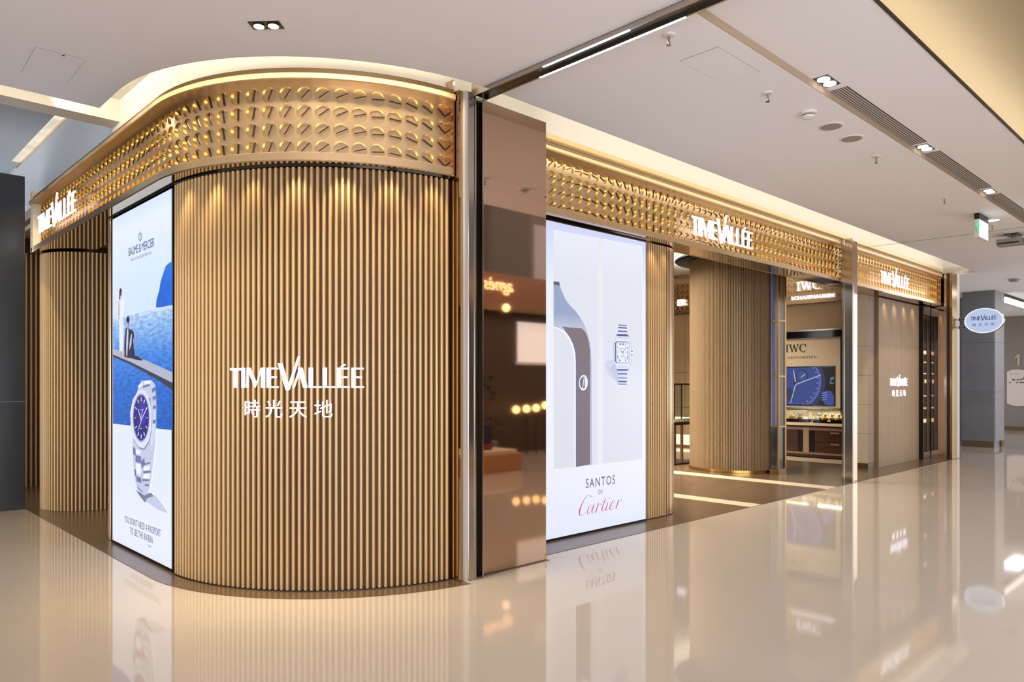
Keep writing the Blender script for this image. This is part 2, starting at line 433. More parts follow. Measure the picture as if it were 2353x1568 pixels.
# atrium beyond the header on the left
struct('wall_atrium', bx(2.12, 2.24, 7.56, 14.0, 3.76, 4.47), M['void'])
struct('ceiling.006', MB().box(-9, 2.02, 7.56, 16, 4.47, 4.53).box(2.02, 2.4, 11.9, 16, 4.47, 4.53), M['void'])
lc = thing('cove_light', 'long warm lit ceiling slot above the dark pier at the upper left', 'light', (2.12, 9.7, 4.5))
MB().box(2.02, 2.30, 7.56, 11.9, 4.53, 4.545).build('diffuser', glow_ramp('lit_fabric', [(0, (250, 236, 214)), (1, (250, 236, 214))], 0, 1, 0.8, 0.35, (2, 1.6, 2)), lc)
MB().box(2.115, 2.14, 7.6, 11.9, 4.44, 4.47).build('trim_strip', M['goldm'], lc)

# dark stone pier at the left edge
dw = struct('wall_left', bx(-9, 1.945, 10.47, 10.62, 0.0, 4.0), M['darkwall'])
for (z0, z1) in ((0.0, 1.29), (1.30, 4.0)):
    for (x0, x1) in ((-2.2, -0.14), (-0.13, 1.945)):
        o = MB().bevbox(x0, x1, 10.445, 10.4699, z0 + 0.001, z1, 0.003).build('panel', M['darkwall'], dw)
MB().box(-2.2, 1.944, 10.462, 10.469, 1.29, 1.30).build('joint_strip', M['stonel'], dw)

# far end of the corridor
struct('wall_far', bx(28.5, 28.7, 1.0, 13.0, 0, CE), M['stonew'])
struct('baseboard_far', bx(28.47, 28.5, 1.0, 13.0, 0.0, 0.13), M['kick'])
struct('wall_passage', bx(21.6, 21.8, 4.9, 9.0, 0, CE), M['stone'])
struct('wall_return', bx(17.02, 17.2, 4.60, 12.9, 0, CE + 0.07), M['stonel'])
struct('wall_shop_back', bx(3.0, 17.0, 12.9, 13.05, 0, 4.1), M['taupe'])
struct('wall_shop_side', bx(15.27, 15.37, 5.06, 12.9, 0, 4.1), M['beige'])
struct('ceiling.007', bx(3.6, 17.0, 4.86, 13.0, 4.101, 4.15), M['ceil'])
struct('ceiling.008', bx(2.24, 3.6, 7.6, 13.0, 3.62, 3.68), M['taupe'])

# ------------------------------------------------------------------ letters
def text_mesh(body, size, m, depth=0.004, shear=0.0, space=1.0, sx=1.0, bold=0.0, align='CENTER'):
    c = bpy.data.curves.new('lettering', 'FONT'); c.body = body; c.size = size; c.extrude = depth / 2
    c.align_x = align; c.shear = shear; c.space_character = space; c.offset = bold; c.resolution_u = 3
    o = bpy.data.objects.new('lettering', c); COL.objects.link(o)
    me = bpy.data.meshes.new_from_object(o.evaluated_get(bpy.context.evaluated_depsgraph_get()))
    bpy.data.objects.remove(o); bpy.data.curves.remove(c)
    me.name = 'lettering'; me.materials.clear(); me.materials.append(m)
    if sx != 1.0:
        for v in me.vertices: v.co.x *= sx
    return me
def text(name, body, size, m, parent, loc, fr, **k):
    me = text_mesh(body, size, m, **k); return inst(name, me, parent, loc, fr)

# the shop's lettering: strokes of each capital in units of the cap height, baseline at 0
def E_(x, acc=False):
    q = [[(x, 0), (x + .19, 0), (x + .19, 1), (x, 1)], [(x, .91), (x + .55, .91), (x + .55, 1), (x, 1)],
         [(x, .485), (x + .48, .485), (x + .48, .58), (x, .58)], [(x + .03, 0), (x + .57, 0), (x + .57, .09), (x, .09)]]
    if acc: q.append([(x + .13, 1.03), (x + .21, 1.03), (x + .42, 1.13), (x + .37, 1.18), (x + .29, 1.17)])
    return q
def L_(x): return [[(x, 0), (x + .195, 0), (x + .195, 1), (x, 1)], [(x + .03, 0), (x + .58, 0), (x + .58, .09), (x, .09)]]
GLY = [
    ('T', [[(0, .87), (.58, .87), (.58, .99), (0, .99)], [(.20, 0), (.38, 0), (.38, .95), (.20, .95)]]),
    ('I', [[(.62, 0), (.80, 0), (.80, 1), (.62, 1)]]),
    ('M', [[(.875, 0), (.97, 0), (.97, .9), (.90, .98)], [(.90, 1), (1.07, 1), (1.39, .24), (1.31, 0)],
           [(1.31, 0), (1.40, .22), (1.68, 1), (1.60, 1)], [(1.61, 0), (1.80, 0), (1.80, 1), (1.63, 1)]]),
    ('E', E_(1.88)),
    ('V', [[(2.41, 1.22), (2.62, 1.22), (2.95, 0.02), (2.86, -.13), (2.78, -.12)], [(2.86, -.13), (2.95, -.10), (3.44, 1.56), (3.34, 1.57), (2.88, .12)]]),
    ('A', [[(3.09, 0), (3.18, 0), (3.46, .93), (3.40, 1)], [(3.33, 1), (3.54, 1), (3.77, 0), (3.57, 0)], [(3.26, .485), (3.64, .485), (3.62, .58), (3.28, .58)]]),
    ('L', L_(3.81)), ('L', L_(4.43)), ('E', E_(5.05, True)), ('E', E_(5.68)),
]
def sign_letters(parent, m, place, cap, depth=0.028, wscale=1.0, light=1):
    """place(x) -> (matrix 3x3, world point) of the baseline point x cap-heights along"""
    for name, quads in GLY:
        xs = [p[0] for q in quads for p in q]; xc = (min(xs) + max(xs)) / 2
        mb = MB()
        for k, q in enumerate(quads):
            d = depth + 0.0006 * k
            n = len(q)
            v = [((x - xc) * cap * wscale, y * cap, 0.0) for x, y in q] + [((x - xc) * cap * wscale, y * cap, d) for x, y in q]
            mb.add(v, [tuple(range(n - 1, -1, -1)), tuple(range(n, 2 * n))] + [(i, (i + 1) % n, n + (i + 1) % n, n + i) for i in range(n)])
        fr, p = place(xc)
        inst('letter', mb.mesh('letter', m), parent, p, fr)

def serif_I(x): return [[(x + .12, 0), (x + .28, 0), (x + .28, 1), (x + .12, 1)], [(x, 0), (x + .40, 0), (x + .40, .07), (x, .07)], [(x, .93), (x + .40, .93), (x + .40, 1), (x, 1)]]
def serif_W(x): return [[(x + .08, .97), (x + .25, .97), (x + .52, .05), (x + .46, 0), (x + .40, 0)], [(x + .44, 0), (x + .50, .05), (x + .76, .97), (x + .69, .97)],
                        [(x + .60, .97), (x + .76, .97), (x + 1.02, .05), (x + .96, 0), (x + .90, 0)], [(x + .94, 0), (x + 1.0, .05), (x + 1.24, .97), (x + 1.16, .97)],
                        [(x, .93), (x + .34, .93), (x + .34, 1), (x, 1)], [(x + 1.06, .93), (x + 1.34, .93), (x + 1.34, 1), (x + 1.06, 1)]]
def serif_C(x):
    q = []
    c = (x + .52, .5)
    for i in range(14):
        a0, a1 = math.radians(52 + i * 18.3), math.radians(52 + (i + 1) * 18.3)
        def w(a): return .06 + .11 * max(0, -math.cos(a))
        q.append([(c[0] + .5 * math.cos(a), c[1] + .52 * math.sin(a)) for a in (a0, a1)] + [(c[0] + (.5 - w(a)) * math.cos(a), c[1] + (.52 - .06) * math.sin(a)) for a in (a1, a0)])
    q.append([(x + .78, .66), (x + .86, .66), (x + .86, .98), (x + .80, .9)])
    return q
def serif_letters(parent, m, fr, p0, cap, depth):
    right = fr.col[0]
    for quads in (serif_I(0), serif_W(.44), serif_C(1.82)):
        mb = MB()
        xc = quads[0][0][0]
        for k, q in enumerate(quads):
            d = depth + 0.0005 * k; n = len(q)
            v = [((x - xc) * cap, y * cap, 0.0) for x, y in q] + [((x - xc) * cap, y * cap, d) for x, y in q]
            mb.add(v, [tuple(range(n - 1, -1, -1)), tuple(range(n, 2 * n))] + [(i, (i + 1) % n, n + (i + 1) % n, n + i) for i in range(n)])
        inst('letter', mb.mesh('letter', m), parent, Vector(p0) + right * (xc * cap), fr)

# ------------------------------------------------------------------ slat walls
def slat_mesh(z1, r=0.0118, deep=0.026, m=None, n=7, name='slat'):
    prof = [(-r, deep * -1), (-r, -r)] + [(-r * math.cos(PI * i / n), -r + r * math.sin(PI * i / n)) for i in range(1, n)] + [(r, -r), (r, -deep)]
    mb = MB().prism([(x, y) for x, y in prof], 0.0, z1)
    return mb.mesh(name, m, smooth=True)
SZ = 3.06
SLAT = slat_mesh(SZ, m=M['slat'])
SLATP = slat_mesh(SZ, m=M['slatp'])
def out_frame(nx, ny):
    n = Vector((nx, ny, 0)); r = Vector((0, 0, 1)).cross(n)
    # mesh: x = right, y = outward, z = up
    return Matrix((r * -1, n, Vector((0, 0, 1)))).transposed()
def slats_arc(parent, c, r, a0, a1, pitch, me, z0=0.012):
    n = max(1, round(math.radians(abs(a1 - a0)) * r / pitch))
    for i in range(n):
        a = math.radians(a0 + (a1 - a0) * (i + .5) / n)
        inst('slat', me, parent, (c[0] + r * math.cos(a), c[1] + r * math.sin(a), z0), out_frame(math.cos(a), math.sin(a)))
def slats_line(parent, p, q, nrm, pitch, me, z0=0.012):
    p, q = Vector(p), Vector(q); n = max(1, round((q - p).length / pitch))
    for i in range(n):
        s = p + (q - p) * ((i + .5) / n)
        inst('slat', me, parent, (s.x, s.y, z0), out_frame(*nrm))
def back_path(pts, nr): return [(x, y, a, b) for (x, y), (a, b) in zip(pts, nr)]
def arc_path(c, r, a0, a1, n):
    o = []
    for i in range(n + 1):
        a = math.radians(a0 + (a1 - a0) * i / n); o.append((c[0] + r * math.cos(a), c[1] + r * math.sin(a), math.cos(a), math.sin(a)))
    return o
SCN, SR = (3.80, 6.06), 1.68
cw = thing('slat_wall', 'curved corner wall of vertical gold slats carrying the large white shop name', 'wall panel', (2.6, 4.9, 0.0))
MB().sweep(arc_path(SCN, SR - 0.024, 180, 263.2, 40), [(0, 0.004), (0, SZ), (-0.05, SZ), (-0.05, 0.004)]).build('backing', M['back'], cw, True)
slats_arc(cw, SCN, SR, 180.6, 262.6, 0.0446, SLAT)
MB().sweep(arc_path(SCN, SR + 0.002, 180, 263.2, 40), [(0, 0.004), (0, 0.012), (-0.03, 0.012), (-0.03, 0.004)]).build('plinth_strip', M['black'], cw, True)

cl = thing('slat_corner', 'rounded gold slat end of the column left of the blue sea poster', 'wall panel', (2.4, 7.9, 0.0))
MB().sweep(arc_path((2.62, 7.74), 0.466, 180, 90, 12), [(0, 0.004), (0, SZ), (-0.05, SZ), (-0.05, 0.004)]).build('backing', M['back'], cl, True)
slats_arc(cl, (2.62, 7.74), 0.49, 180, 90, 0.0446, SLATP)

cr_ = thing('slat_column', 'gold slat column end right of the tall white watch poster', 'wall panel', (6.95, 4.85, 0.0))
MB().sweep([(6.70, 4.845, 0, -1), (7.10, 4.845, 0, -1)] + arc_path((7.10, 5.29), 0.445, 270, 360, 12)[1:], [(0, 0.004), (0, SZ), (-0.05, SZ), (-0.05, 0.004)]).build('backing', M['back'], cr_, True)
slats_line(cr_, (6.71, 4.82), (7.11, 4.82), (0, -1), 0.0446, SLAT)
slats_arc(cr_, (7.11, 5.29), 0.47, 270, 360, 0.0446, SLATP)

dl = thing('slat_drum', 'rounded gold slat pillar inside the left entrance behind the sea poster', 'pillar', (2.66, 10.3, 0.0))
MB().cyl((2.66, 10.3, 0.004), 0.555, SZ, 32).build('core', M['back'], dl, True)
slats_arc(dl, (2.66, 10.3), 0.58, 150, 335, 0.0446, SLAT, 0.006)

fw = thing('slat_screen', 'narrow dim slat wall deep in the left entrance beside the dark pier', 'wall panel', (2.4, 12.6, 0.0))
MB().box(1.96, 3.6, 12.62, 12.68, 0.005, 4.46).build('backing', M['back'], fw)
slats_line(fw, (1.97, 12.6), (3.0, 12.6), (0, -1), 0.06, slat_mesh(3.4, 0.016, 0.026, M['slat']), 0.006)

# big drum standing in the shop
dr = thing('slat_drum', 'large round pillar of fine pale slats standing inside the wide entrance', 'pillar', (12.05, 6.7, 0.0))
MB().cyl((12.05, 6.7, 0.03), 0.80, 3.68, 40).build('core', M['back'], dr, True)
MB().cyl((12.05, 6.7, 0.006), 0.83, 0.045, 48).build('base_ring', M['goldm'], dr, True)
mb = MB()
nsl = 124
for i in range(nsl):
    a = math.radians(130 + 230 * (i + .5) / nsl); n = Vector((math.cos(a), math.sin(a), 0)); t = Vector((-n.y, n.x, 0))
    c = Vector((12.05, 6.7, 0)) + n * 0.812
    pr = [c - t * 0.0095 - n * 0.02, c - t * 0.0095, c - t * 0.005 + n * 0.008, c + t * 0.005 + n * 0.008, c + t * 0.0095, c + t * 0.0095 - n * 0.02]
    mb.prism([(p.x, p.y) for p in pr], 0.05, 3.7)
mb.build('slats', M['slatf'], dr, True, kind='stuff')
o = MB().lathe((12.05, 6.7, 3.70), [(0.0, 0.06), (1.06, 0.06), (1.08, 0.03), (1.04, 0.0), (0.0, 0.0)], 48).build('canopy_disc', M['mblack'], dr, True)

# ------------------------------------------------------------------ sign bands of recessed discs
PITCH, DR = 0.128, 0.0565
ROWS = [3.205 + PITCH * k for k in range(5)]
def disc_meshes():
    n = 24; dep = 0.014
    mb = MB()
    a = [(DR * math.cos(2 * PI * i / n), DR * math.sin(2 * PI * i / n)) for i in range(n)]
    # local: x right, y up, z outward; the cup opens at z = 0
    ring = [(x, y, 0.0) for x, y in a] + [(x, y, -dep) for x, y in a]
    mb.add(ring, [(i, (i + 1) % n, n + (i + 1) % n, n + i) for i in range(n)])
    cup = mb.mesh('cup', M['cup'], smooth=True)
    fb = MB().add([(x, y, -dep + 0.0004) for x, y in a] , [tuple(range(n))])
    face = fb.mesh('face', M['disc'])
    # cup and face in one part mesh with two materials
    me = bpy.data.meshes.new('disc')
    v = ring + [(x, y, -dep) for x, y in a]
    f = [(i, n + i, n + (i + 1) % n, (i + 1) % n) for i in range(n)] + [tuple(range(2 * n, 3 * n))]
    me.from_pydata(v, [], f); me.materials.append(M['cup']); me.materials.append(M['disc'])
    me.polygons[n].material_index = 1
    for p in me.polygons: p.use_smooth = p.index < n
    me.update()
    L = DR * 0.62
    br = MB().add([(-.0042, -L, -dep), (.0042, -L, -dep), (.0042, L * 1.5, -dep), (-.0042, L * 1.5, -dep), (-.0042, -L, -dep + .007), (.0042, -L, -dep + .007), (.0042, L * 1.5, -dep + .007), (-.0042, L * 1.5, -dep + .007)],
                  [(0, 2, 1), (0, 3, 2), (4, 5, 6, 7), (0, 1, 5, 4), (1, 2, 6, 5), (2, 3, 7, 6), (3, 0, 4, 7)])
    return me, br.mesh('bar', M['bar'])
DISC, BAR = disc_meshes()
def disc_band(parent, cells, bars=True, a_start=0.0, step=10.5):
    """cells: list of (centre x, y, normal nx, ny); a facet with five round holes each, cups behind the holes"""
    n = 24
    panel = MB(); hp = PITCH / 2
    zlo, zhi = ROWS[0] - hp, ROWS[-1] + hp
    for ci, (x, y, nx, ny, wd_) in enumerate(cells):
        nn = Vector((nx, ny, 0)); rt = Vector((0, 0, 1)).cross(nn)
        fr = Matrix((rt, Vector((0, 0, 1)), nn)).transposed()
        for z in ROWS:
            c = Vector((x, y, z)); v = []
            for i in range(n):
                a = 2 * PI * i / n; cx, cy = math.cos(a), math.sin(a)
                k = 1 / max(abs(cx), abs(cy))
                v.append(c + rt * (DR * cx) + Vector((0, 0, DR * cy)))
                v.append(c + rt * (wd_ / 2 * cx * k) + Vector((0, 0, hp * cy * k)))
            panel.add(v, [(2 * i, 2 * i + 1, 2 * ((i + 1) % n) + 1, 2 * ((i + 1) % n)) for i in range(n)])
            d = inst('disc', DISC, parent, c, fr)
            if bars:
                rot = fr @ Matrix.Rotation(-math.radians(a_start + step * ci), 3, 'Z')
                b = bpy.data.objects.new('bar', BAR); COL.objects.link(b); b.parent = d
                b.matrix_local = Matrix.Rotation(-math.radians(a_start + step * ci), 4, 'Z')
    me = bpy.data.meshes.new('panel')
    off = WL[parent]
    me.from_pydata([(p[0] - off[0], p[1] - off[1], p[2] - off[2]) for p in panel.v], [], panel.f)
    me.materials.append(M['bronze'])
    for p in me.polygons: p.use_smooth = False
    me.update()
    import bmesh
    bm = bmesh.new(); bm.from_mesh(me); bmesh.ops.remove_doubles(bm, verts=bm.verts, dist=0.0006); bm.to_mesh(me); bm.free()
    me.polygons.foreach_set('use_smooth', [True] * len(me.polygons)); me.set_sharp_from_angle(angle=math.radians(40))
    o = bpy.data.objects.new('panel', me); COL.objects.link(o); o.parent = parent
    return o
REC = 0.08
CORNICE_C = [(-0.10, 3.66), (0.015, 3.66), (0.022, 3.668), (0.022, 3.70), (0.014, 3.708), (-0.10, 3.708)]
GROOVE_C = [(-0.10, 3.7085), (-0.02, 3.7085), (-0.012, 3.752), (-0.10, 3.752)]
CORNICE = [(-0.10, 3.66), (0.015, 3.66), (0.022, 3.672), (0.022, 3.70), (-0.035, 3.705), (-0.035, 3.735), (0.01, 3.74), (0.024, 3.752), (0.016, 3.77), (0.0, 3.772), (0.0, 3.82), (-0.10, 3.82)]
LIP = [(-0.10, 3.09), (-0.005, 3.09), (0.0, 3.095), (0.0, 3.148), (-0.006, 3.152), (-REC - 0.004, 3.152), (-0.10, 3.13)]
# corner band: straight along the left front, then round the corner
cb = thing('sign_band', 'curved bronze sign band of recessed discs above the corner slat wall', 'fascia', (2.4, 6.0, 3.09))
R2 = RC - REC
cells = []
ns = 33; y_end = 10.30
for i in range(ns):
    w_ = (y_end - 6.06) / ns; cells.append((CC[0] - R2, y_end - (i + .5) * w_, -1, 0, w_))
A1 = 265.8
na = round(math.radians(A1 - 180) * R2 / PITCH); da = math.radians(A1 - 180) / na
for i in range(na):
    a = PI + (i + .5) * da; rr = R2 * math.cos(da / 2)
    cells.append((CC[0] + rr * math.cos(a), CC[1] + rr * math.sin(a), math.cos(a), math.sin(a), 2 * R2 * math.sin(da / 2)))
# the bar in the column that faces the camera squarely points nearly straight up
disc_band(cb, cells, True, -30 - 10.5 * 36, 10.5)
cpath = [(2.0, 10.42, -1, 0), (2.0, 6.06, -1, 0)] + arc_path(CC, RC, 180, 265.5, 40)[1:]
MB().sweep(cpath, CORNICE_C).build('cornice', M['cornice'], cb, True)
MB().sweep(cpath, GROOVE_C).build('cornice_groove', M['groovem'], cb, True)
MB().sweep(cpath, LIP).build('lip', M['bronze'], cb, True)
spath = [(2.0, 10.42, -1, 0), (2.0, 6.06, -1, 0)] + arc_path(CC, RC, 180, 265.5, 40)[1:]
MB().sweep(spath, [(-0.006, 3.086), (-0.006, 3.0899), (-0.50, 3.0899), (-0.50, 3.086)]).build('soffit', M['mirrorb'], cb, True)
MB().box(2.0, 2.12, 10.36, 10.44, 3.09, 3.82).box(2.0, 2.12, 10.30, 10.36, 3.15, 3.66).build('end_cap', M['cream'], cb)
# end plate where the round band meets the steel post
MB().box(3.57, 3.585, 4.34, 4.9, 3.09, 3.82).build('end_plate', M['rose'], cb)
# shadow gap rail under the soffit
MB().sweep([(2.118, 7.74, -1, 0), (2.118, 6.06, -1, 0)] + arc_path(SCN, SR + 0.004, 180, 262.5, 40)[1:], [(0.004, 3.075), (0.004, 3.0858), (-0.05, 3.0858), (-0.05, 3.075)]).build('shadow_rail', M['blackgloss'], cb, True)

def front_band(x0, x1, label, bars):
    t = thing('sign_band', label, 'fascia', ((x0 + x1) / 2, 4.66, 3.09))
    n = round((x1 - x0 - 0.02) / PITCH); w_ = (x1 - x0 - 0.02) / n
    disc_band(t, [(x0 + 0.01 + (i + .5) * w_, 4.66 + REC, 0, -1, w_) for i in range(n)], bars, -160 + (0), 10.5)
    p = [(x0, 4.66, 0, -1), (x1, 4.66, 0, -1)]
    MB().sweep(p, CORNICE).build('cornice', M['cornice'], t)
    MB().sweep(p, [(-0.0349, 3.7055), (0.012, 3.7055), (0.008, 3.737), (-0.0349, 3.735)]).build('cornice_groove', M['groovem'], t)
    MB().sweep(p, LIP).build('lip', M['bronze'], t)
    MB().sweep(p, [(-0.006, 3.086), (-0.006, 3.0899), (-0.30, 3.0899), (-0.30, 3.086)]).build('soffit', M['mirrorb'], t)
    MB().box(x0, x1, 4.96, 5.0, 3.086, 4.09).build('rear_face', M['taupe'], t)
    return t
fb1 = front_band(4.645, 11.79, 'long straight bronze sign band of recessed discs above the wide entrance', True)
MB().box(4.62, 6.72, 4.772, 4.81, 3.077, 3.0858).build('shadow_rail', M['blackgloss'], fb1)
fb2 = front_band(11.80, 16.49, 'short straight bronze sign band of recessed discs at the far bay', False)
MB().box(16.475, 16.489, 4.665, 4.84, 3.155, 3.655).build('end_plate', M['rose'], fb2)

# ------------------------------------------------------------------ shop names in lit letters
LM = M['letter']
def cyl_place(r):
    # arc length along the slat wall from the first letter; centre of the sign faces south-west
    def f(x, cap=0.160, a0=math.radians(206.3)):
        a = a0 + (x * cap) / r
        n = Vector((math.cos(a), math.sin(a), 0)); rt = Vector((0, 0, 1)).cross(n)
        return Matrix((rt, Vector((0, 0, 1)), n)).transposed(), Vector((SCN[0] + r * n.x, SCN[1] + r * n.y, 1.475))
    return f
sg = thing('shop_sign', 'largest lit white shop name, on the curved slat wall above four small characters', 'sign', (2.55, 4.9, 1.475))
sign_letters(sg, LM, cyl_place(SR + 0.035), 0.146, 0.009, 1.096)
s2 = thing('character_sign', 'row of four lit white characters under the large name on the curved slat wall', 'sign', (2.55, 4.9, 1.3))
CJK = '時光天地'
for ch, u in zip(CJK, (581, 631, 686, 744)):
    # angle on the slat wall of each character
    best = None
    dx, dy = _dir(u)
    A, B, C_ = dx * dx + dy * dy, -2 * (dx * SCN[0] + dy * SCN[1]), SCN[0] ** 2 + SCN[1] ** 2 - (SR + 0.03) ** 2
    b = (-B - math.sqrt(B * B - 4 * A * C_)) / (2 * A)
    a = math.atan2(dy * b - SCN[1], dx * b - SCN[0]); n = Vector((math.cos(a), math.sin(a), 0)); rt = Vector((0, 0, 1)).cross(n)
    text('letter', ch, 0.138, LM, s2, Vector((SCN[0] + (SR + 0.040) * n.x, SCN[1] + (SR + 0.040) * n.y, 1.273)), Matrix((rt, Vector((0, 0, 1)), n)).transposed(), depth=0.008)
def line_place(p0, right, fr, cap, ws): return lambda x: (fr, Vector(p0) + Vector(right) * (x * cap * ws))
g = 'lit shop names on the sign bands'
sl = thing('shop_sign', 'lit white shop name at the far left end of the corner sign band', 'sign', (1.97, 9.1, 3.22))
sign_letters(sl, LM, line_place((1.985, 9.93, 3.235), (0, -1, 0), FX, 0.205, 1.262), 0.205, 0.012, 1.262)
s3 = thing('shop_sign', 'lit white shop name in the middle of the long sign band over the entrance', 'sign', (8.05, 4.64, 3.22))
sign_letters(s3, LM, line_place((7.35, 4.65, 3.225), (1, 0, 0), FY, 0.215, 1.05), 0.215, 0.014, 1.05)
s4 = thing('shop_sign', 'lit white shop name on the short far sign band at the right', 'sign', (13.9, 4.64, 3.22))
sign_letters(s4, LM, line_place((13.17, 4.65, 3.23), (1, 0, 0), FY, 0.205, 1.09), 0.205, 0.012, 1.09)

# ------------------------------------------------------------------ backlit posters
def art(name, parent, pl, pts, m, layer):
    """flat printed shape on a poster; pts measured in the photograph, laid on the poster's own plane"""
    fn, val = pl
    v = []
    for u, w in pts:
        p = fn(u, w, val - 0.004 - 0.0006 * layer); v.append(p)
    mb = MB().add(v, [tuple(range(len(v)))])
    return mb.build(name, m, parent)
def artq(name, parent, pl, polys, m, layer):
    fn, val = pl; mb = MB()
    for pts in polys:
        v = [fn(u, w, val - 0.004 - 0.0006 * layer) for u, w in pts]; mb.add(v, [tuple(range(len(v)))])
    return mb.build(name, m, parent)
def ell(cx, cy, rx, ry, n=28, a0=0, a1=360, tilt=0.0):
    o = []
    for i in range(n + (0 if a1 - a0 == 360 else 1)):
        a = math.radians(a0 + (a1 - a0) * i / n); o.append((cx + rx * math.cos(a), cy + ry * math.sin(a) + tilt * rx * math.cos(a)))
    return o
def strokes(pts, w0, w1=None):
    """polyline of (u, v, halfwidth) as quads"""
    q = []
    for (a, b) in zip(pts[:-1], pts[1:]):
        dx, dy = b[0] - a[0], b[1] - a[1]; L = math.hypot(dx, dy) or 1; nx, ny = -dy / L, dx / L
        q.append([(a[0] + nx * a[2], a[1] + ny * a[2]), (b[0] + nx * b[2], b[1] + ny * b[2]), (b[0] - nx * b[2], b[1] - ny * b[2]), (a[0] - nx * a[2], a[1] - ny * a[2])])
    return q
def lightbox_parts(t, x0, x1, y0, y1, face_dark):
    MB().box(x0, x1, y0, y1, 0.004, 3.064).build('frame', M['black'], t)

# poster A: sea, jetty and steel watch on the left front
PA = (onX, 2.13)
pa = thing('lightbox', 'backlit poster of a blue sea, two people on a jetty and a steel watch', 'poster', (2.15, 6.87, 0.0))
MB().box(2.131, 2.20, 6.085, 7.655, 0.004, 3.064).build('frame', M['black'], pa)
ZA = WL[pa][2]
MB().add([(2.128, 7.645, 0.03), (2.128, 6.105, 0.03), (2.128, 6.105, 3.062), (2.128, 7.645, 3.062)], [(0, 1, 2, 3)]).build(
    'sky_print', glow_ramp('print_sky', [(0, (226, 232, 252)), (0.40, (222, 230, 252)), (0.62, (204, 222, 250)), (0.8, (214, 230, 250)), (0.95, (228, 238, 254)), (1, (214, 226, 252))], 0, 3.06, 1.05), pa)
art('sea_print', pa, PA, [(259.6, 733), (310, 722), (396.5, 703), (396.5, 989), (259.6, 974)],
    glow_ramp('print_sea', [(0, (14, 92, 190)), (0.35, (24, 104, 206)), (0.62, (60, 132, 226)), (0.85, (140, 184, 240)), (1, (196, 218, 248))], 1.1, 2.16, 1.0, 0.38, (1, 9, 42)), 1)
art('cliff_print', pa, PA, [(358.5, 707), (360, 688), (366, 668), (369, 648), (376, 626), (381, 612), (387, 606), (396.5, 600), (396.5, 702), (378, 706)],
    glow_ramp('print_cliff', [(0, (10, 84, 206)), (0.6, (28, 108, 222)), (1, (62, 134, 228))], 1.95, 2.6, 1.0, 0.18, (1, 8, 8)), 2)
art('mist_print', pa, PA, [(356, 710), (376, 705), (396.5, 701), (396.5, 706), (378, 712), (356, 717)], glow(206, 222, 248), 3)
jt = art('jetty_print', pa, PA, [(259.6, 806), (296, 820), (330, 833), (396.5, 858), (396.5, 897), (360, 872), (300, 838), (259.6, 820)], glow(52, 52, 74), 3)
art('jetty_top_print', pa, PA, [(259.6, 803), (285, 806), (330, 826), (396.5, 856), (396.5, 880), (360, 862), (300, 832), (259.6, 815)], glow(178, 182, 206), 4)
# standing woman in a long white dress, seated man in a dark suit
wm = artq('standing_figure_print', pa, PA, [[(272.5, 690), (276, 686), (281, 687), (281.5, 706), (280.5, 724), (283.5, 745), (284, 775), (283, 808), (275, 808), (274, 770), (274.5, 735), (272.6, 720)]], glow(232, 236, 250), 5)
artq('hair_print', pa, PA, [ell(277.4, 671, 3.0, 8.5, 14), [(274.5, 672), (277, 668), (277, 688), (274.2, 690)]], glow(70, 38, 42), 6)
artq('skin_print', pa, PA, [ell(279.3, 676, 1.6, 6, 10), [(273, 692), (274.6, 692), (274.6, 728), (275.6, 734), (273.8, 733), (272.4, 722)], [(277.5, 806), (279, 806), (280, 820), (277.6, 820)], ell(295.8, 746, 2.2, 8, 10), [(307.6, 776), (309.4, 772), (311, 782), (309, 784)], [(290.4, 820), (292.2, 820), (292.4, 828), (290, 826)]], glow(196, 134, 132), 7)
artq('seated_figure_print', pa, PA, [[(288.5, 758), (291, 752), (297, 757), (303, 758), (307.5, 764), (309, 776), (306, 780), (307.5, 800), (310.5, 818), (319, 820), (326, 826), (328, 820), (329, 824), (327, 829), (316, 828), (303, 824), (297, 823), (286, 821), (286.5, 790)]], glow(34, 28, 62), 6)
artq('shirt_print', pa, PA, [[(292, 754), (295.5, 759), (294.5, 790), (292.4, 818), (290.2, 818), (290.6, 785)], [(301, 770), (303.6, 767), (302.0, 792), (297.5, 806), (298, 790)]], glow(206, 204, 226), 7)
artq('hair_print', pa, PA, [ell(294.3, 735, 3.8, 8, 14)], glow(36, 24, 34), 8)
